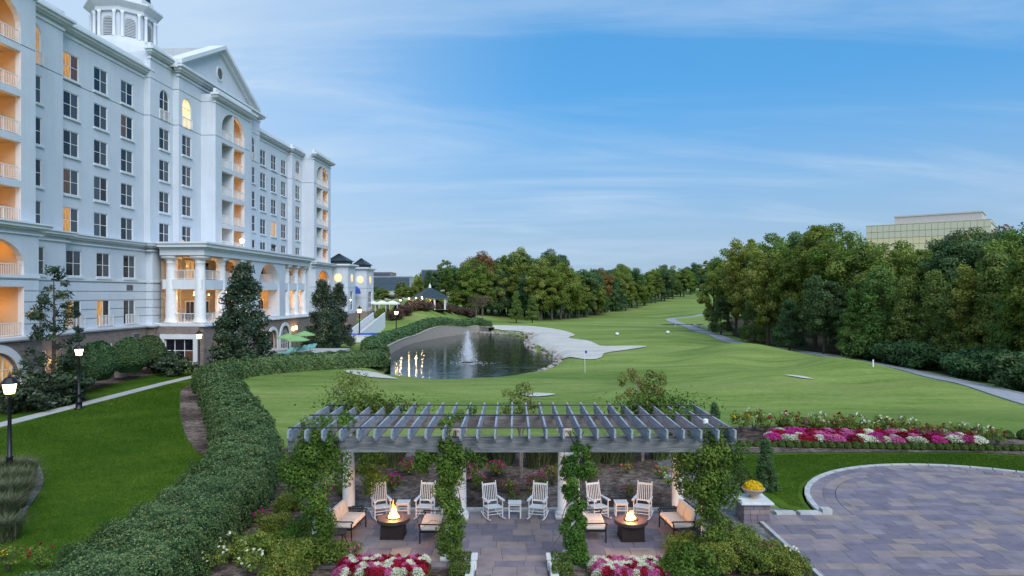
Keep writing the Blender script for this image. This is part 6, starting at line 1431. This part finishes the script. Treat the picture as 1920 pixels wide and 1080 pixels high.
# cabanas
for k, px in enumerate((697, 716, 736)):
    Y = 150 - k * 2; x = (px - 960) / 1280 * Y; g = hz(x, Y); zt = CAM_H + (550 - 566) / 1280 * Y; t = thing('cabana', ('leftmost', 'middle', 'rightmost')[k] + ' white canvas cabana by the low wing', 'cabana', (x, Y, g), 0, 'white poolside cabanas'); h = zt - g
    for a in (-1, 1):
        for c_ in (-1, 1): MB().tube([(a * 1.2, c_ * 1.2, h - 3.6), (a * 1.2, c_ * 1.2, h - .5)], .06, 6).build('post', 'white_paint', t); 
        MB().box(a * 1.2 - .25, a * 1.2 + .25, 1.15, 1.3, h - 3.4, h - .5).build('curtain', 'canvas_white', t)
    MB().lathe([(1.95, h - .55), (1.95, h - .3), (.7, h + .15), (.1, h + .3)], 4, ph=PI / 4).build('canopy', 'canvas_white', t)
    MB().box(-1.4, 1.4, -1.4, 1.4, -.4, h - 3.6).build('deck', 'concrete', t)
# outdoor stairs, terrace wall and covered loungers
x0, y0 = fw(33.8, 118); t = thing('outdoor_stairs', 'white-walled outdoor stairs climbing beside the low wing', 'stairs', (x0, y0, 0), -FA)
for k in range(16): MB().box(-1.0, 1.0, k * 1.1, k * 1.1 + 1.12, -.3, .2 + .19 * k).build('step', 'concrete', t)
for s in (-1, 1): MB().add([(s * 1.15 + d, y, z) for d in (-.12, .12) for y, z in ((-.3, -.3), (17.8, -.3), (17.8, 4.2), (-.3, 1.2))], [(0, 1, 2, 3), (7, 6, 5, 4), (0, 4, 5, 1), (1, 5, 6, 2), (2, 6, 7, 3), (3, 7, 4, 0)]).build('side_wall', 'stucco_trim', t)
x0, y0 = fw(34.5, 112); t = thing('terrace_wall', 'low white wall round the sunken terrace by the pond hedge', 'wall', (x0, y0, 0), -FA); MB().box(0, 6.4, -.15, .15, 0, 1.1).box(6.1, 6.4, .151, 16, 0, 1.1).build('parapet', 'stucco_trim', t); MB().box(-.05, 6.5, -.2, .2, 1.101, 1.2).build('coping', 'white_stone', t)
for k, (dx, dy) in enumerate(((1.2, 3.0), (3.2, 4.2), (4.9, 5.0))):
    tt = thing('covered_furniture', ('left', 'middle', 'right')[k] + ' blue fabric cover on the sunken terrace', 'cover', (x0 + dx, y0 + dy, 0)); rounded(MB(), -1.1, 1.1, -.7, .7, 0, 1.25, .3).build('fabric_cover', 'canvas_blue', tt, True); MB().box(-1.12, 1.12, -.72, .72, 0, .12).build('hem', 'canvas_blue', tt)
# green umbrellas and loungers by the arches
for k, (px, py, Y) in enumerate(((541, 626, 83), (557, 630, 80), (571, 621, 88))):
    x = (px - 960) / 1280 * Y; zt = CAM_H + (550 - py) / 1280 * Y; t = thing('patio_umbrella', ('left', 'front middle', 'right rear')[k] + ' lime green umbrella on the hotel terrace', 'umbrella', (x, Y, 0), .3 * k, 'lime green umbrellas')
    MB().tube([(0, 0, 0), (0, 0, zt + .1)], .03, 6).build('pole', 'dark_metal', t); MB().lathe([(1.4, zt - .55), (1.4, zt - .45), (.75, zt - .2), (.05, zt + .05)], 8, cap=False).build('canopy', 'canvas_green', t)
    for q in range(8): a = q * PI / 4; MB().tube([(0, 0, zt), (1.37 * math.cos(a), 1.37 * math.sin(a), zt - .5)], .012, 4).build('rib', 'dark_metal', t)
for k in range(6):
    px = 536 + k * 9; Y = 78 + k * 1.2; x = (px - 960) / 1280 * Y; t = thing('sun_lounger', ordw(k + 1) + ' teal sun lounger from the left on the hotel terrace', 'sun lounger', (x, Y, 0.9), -.5, 'teal sun loungers')
    MB().box(-.32, .32, -.95, .35, .28, .36).build('mattress', 'teal', t); q = MB().box(-.32, .32, 0, .75, -.04, .04).build('backrest', 'teal', t, loc=(0, .36, .33)); q.rotation_euler = (.75, 0, 0)
    for a in (-1, 1):
        for c_ in (-.8, .3): MB().box(a * .3 - .02, a * .3 + .02, c_ - .02, c_ + .02, -.85, .279).build('leg', 'white_paint', t)
tag(MB().box(-6, 6, -7, 7, -.2, .05).build('terrace', 'concrete', None, loc=(*fw(31.5, 82), .85)), 'raised concrete terrace under the green umbrellas', kind='structure')
# golf flag and markers
t = thing('golf_flag', 'thin white golf pin with small blue flag on the green', 'flag', (*hit(1097, 699), 0)); t.location.z = hz(t.location.x, t.location.y)
MB().tube([(0, 0, 0), (-.05, 0, 2.3)], .022, 6).build('pole', 'white_paint', t); MB().add([(-.05, 0, 2.3), (.22, .03, 2.2), (.2, .05, 1.95), (-.05, 0, 1.95), (-.05, .015, 2.3), (.22, .045, 2.2), (.2, .065, 1.95), (-.05, .015, 1.95)], [(0, 1, 2, 3), (7, 6, 5, 4), (0, 4, 5, 1), (1, 5, 6, 2), (2, 6, 7, 3)]).build('flag_cloth', 'canvas_blue', t)
for k, (px, py) in enumerate(((1157, 629), (1252, 626))):
    x, y = hit(px, py); tag(MB().lathe([(.02, 0), (.3, .08), (.38, .28), (.3, .48), (.02, .56)], 12).build('tee_marker', 'white_paint', None, True, (x, y, hz(x, y) + .02)), ('left', 'right')[k] + ' white tee marker on the fairway beyond the bunker', 'marker', 'white tee markers')
for k, (px, py) in enumerate(((1266, 613), (1637, 688), (1352, 625), (1142, 585))):
    x, y = hit(px, py); t = thing('yardage_post', 'slim white post ' + ('at the bend of the cart path', 'beside the kerb of the cart path', 'at the left foot of the woods', 'before the middle woods')[k], 'post', (x, y, hz(x, y))); MB().box(-.05, .05, -.05, .05, 0, .6).build('shaft', 'white_paint', t); MB().box(-.06, .06, -.06, .06, .601, .65).build('cap', 'white_stone', t)
x, y = 115, 408; t = thing('golf_cart', 'tiny white golf cart far up the fairway path', 'golf cart', (x, y, hz(x, y) + .3)); MB().box(-.7, .7, -1.1, 1.1, .35, .9).build('body', 'white_paint', t); MB().box(-.7, .7, -.8, .8, 1.85, 1.95).build('roof', 'white_paint', t); MB().box(-.55, .55, -.3, .4, .9, 1.4).build('seat', 'dark_metal', t)
for a in (-1, 1):
    for c_ in (-1, 1): MB().tube([(a * .6, c_ * .7, .3), (a * .75, c_ * .7, .3)], .28, 10).build('wheel', 'dark_metal', t); MB().box(a * .66 - .03, a * .66 + .03, c_ * .75 - .03, c_ * .75 + .03, .901, 1.849).build('roof_post', 'dark_metal', t)
# office buildings
def office(name, label, px0, px1, Y, pyt, pyb, mat, wmat, nf, nb, dep=22, ry=0.0, extra=None):
    x0, x1 = (px0 - 960) / 1280 * Y, (px1 - 960) / 1280 * Y; zt = CAM_H + (550 - pyt) / 1280 * Y; g = 0; t = thing(name, label, 'office building', ((x0 + x1) / 2, Y, g), ry); w = (x1 - x0) / 2
    MB().box(-w, w, .3, dep, 0, zt - .2).build('body', mat, t); MB().box(-w - .1, w + .1, .1, dep + .1, zt - .199, zt).build('parapet', mat, t)
    zb = CAM_H + (550 - pyb) / 1280 * Y; fh = (zt - .4 - zb) / nf; bw = 2 * w / nb; me = MB().box(-bw / 2 + .05, bw / 2 - .05, 0, .28, -fh / 2 + .08, fh / 2 - .08)
    for j in range(nf):
        for i in range(nb):
            mt = wmat(i, j) if callable(wmat) else wmat; kk = ('of', name, px0, mt)
            if kk not in WK: WK[kk] = me.mesh('window', mt)
            link('window', WK[kk], t, (-w + bw * (i + .5), 0, zb + fh * (j + .5)))
    return t, w, zt
def gold(i, j): return 'office_green' if j >= 5 else ('glass_blue' if 13 <= i <= 14 and j < 5 else 'glass_sunset')  # lower rows carry the painted sunset reflection
t, w, zt = office('glass_office_building', 'pale green glass office block with sunset gold painted into its panes, above the right-hand woods', 1634, 1836, 262, 417, 505, 'office_green', gold, 7, 20, 24, -.68)
MB().box(-w * .55, w * .85, 6, 20, zt, zt + 3.2).build('penthouse', 'office_stone', t); MB().box(-w * .55 - .3, w * .85 + .3, 5.7, 20.3, zt + 3.201, zt + 3.7).build('penthouse_parapet', 'office_stone', t)
sd_ = MB()
for j in range(7): sd_.box(w + .01, w + .25, 1 + 0, 28, zt - 1.2 - j * 2.7, zt - 3.6 - j * 2.7 + 2.2)
sd_.build('side_glazing', 'glass_blue', t)
office('brick_office_building', 'low brown office block behind the trees left of the gazebo', 694, 732, 300, 510, 540, 'office_brown', 'glass_blue', 2, 8, 15); office('grey_office_building', 'low grey office block with window strip behind the trees', 700, 768, 290, 518, 545, 'concrete', 'glass_blue', 2, 12, 12)
office('pale_office_building', 'pale office block peeping over the trees by the gazebo', 790, 872, 320, 505, 535, 'office_stone', 'glass_blue', 3, 12, 15)
t, w, zt = office('white_water_tank_building', 'small white roof showing above the far tree line', 1238, 1252, 480, 497, 510, 'white_stone', 'glass_blue', 1, 3, 6)
# distant tree belt that closes the horizon
n = 26000; a = rng.uniform(-1.05, 1.05, n); dist = rng.uniform(470, 640, n); X_ = dist * np.sin(a); Y_ = dist * np.cos(a); zc_ = hgt(X_, Y_) + rng.uniform(0, 1, n) ** .7 * (11 + 4 * np.sin(a * 37) * np.sin(a * 91 + 1))
tag(link('far_woods', leaf_mesh('far_woods', np.stack([X_, Y_, zc_], 1), rng.uniform(1.2, 2.6, n), rng.uniform(0, 1, n), 'leaf_tree', None)), 'far dark belt of woodland along the horizon', kind='stuff')

# turf: real blades on the two lawns and the near fairway
def in_poly(P, n, ymin, ymax, pw=1.0):
    P = np.array(P); lo, hi = P.min(0), P.max(0); out = np.zeros((0, 2))
    while len(out) < n:
        q = rng.uniform(lo, hi, (n * 3, 2)); q = q[(q[:, 1] > ymin) & (q[:, 1] < ymax)]
        q = q[rng.random(len(q)) < (max(ymin, 18) / np.maximum(q[:, 1], 18)) ** pw]
        if ymax > 80: q = q[rng.random(len(q)) < 1 - ss(52, 90, q[:, 1])]
        q = q[np.abs(q[:, 0] / q[:, 1]) < .80]; out = np.concatenate([out, q[poly_sd(P, q[:, 0], q[:, 1]) > .05]])
    return out[:n]
def turf(name, poly, n, ymin, ymax, h, w, mat, label, pw=1.0, dz=.02):
    q = in_poly(poly, n, ymin, ymax, pw); z = hgt(q[:, 0], q[:, 1]) + dz; k = np.clip(q[:, 1] / 30, .8, 2.2)[:, None]
    a = rng.uniform(0, 2 * PI, n); s = np.stack([np.cos(a), np.sin(a), 0 * a], 1) * w * k; t = np.stack([rng.normal(0, .5, n), rng.normal(0, .5, n), 0 * a + 1], 1) * (h * rng.uniform(.5, 1.2, n))[:, None] * k; P = np.stack([q[:, 0], q[:, 1], z], 1)
    tint = np.clip(.5 + .25 * np.sin(q[:, 0] * .9 + 2 * np.sin(q[:, 1] * .5)) * np.sin(q[:, 1] * .6) + rng.normal(0, .25, n), 0, 1)
    tag(link(name, quads_mesh(name, np.stack([P - s, P + s, P + t + s * .3, P + t - s * .3], 1), tint, mat)), label, kind='stuff')
LP = [(-30.2, 15), (-30.2, 40), (-29.9, 60)] + [tuple(p) for p in hB[::-3]] + [tuple(p) for p in ribbon(HEDGE, 1.5)[0][::-4] if p[1] < 33]
turf('lawn_grass', LP, 110000, 15, 66, .045, .012, 'leaf_lawn', 'short grass blades of the dark lawn beside the hedge', .8, .025)
turf('lawn_grass', [(9.3, 33.4), (10.2, 29), (10.4, 25.6), (11.1, 24.9)] + [(18.3 + 7.4 * math.cos(a), 24.4 + 7.4 * math.sin(a)) for a in np.linspace(PI, .05, 26)] + [(29, 23), (34, 27), (29, 32.3), (23, 33.9), (16, 33.9)], 40000, 20, 36, .04, .011, 'leaf_lawn', 'short grass blades of the small lawn by the plaza', .5, .032)
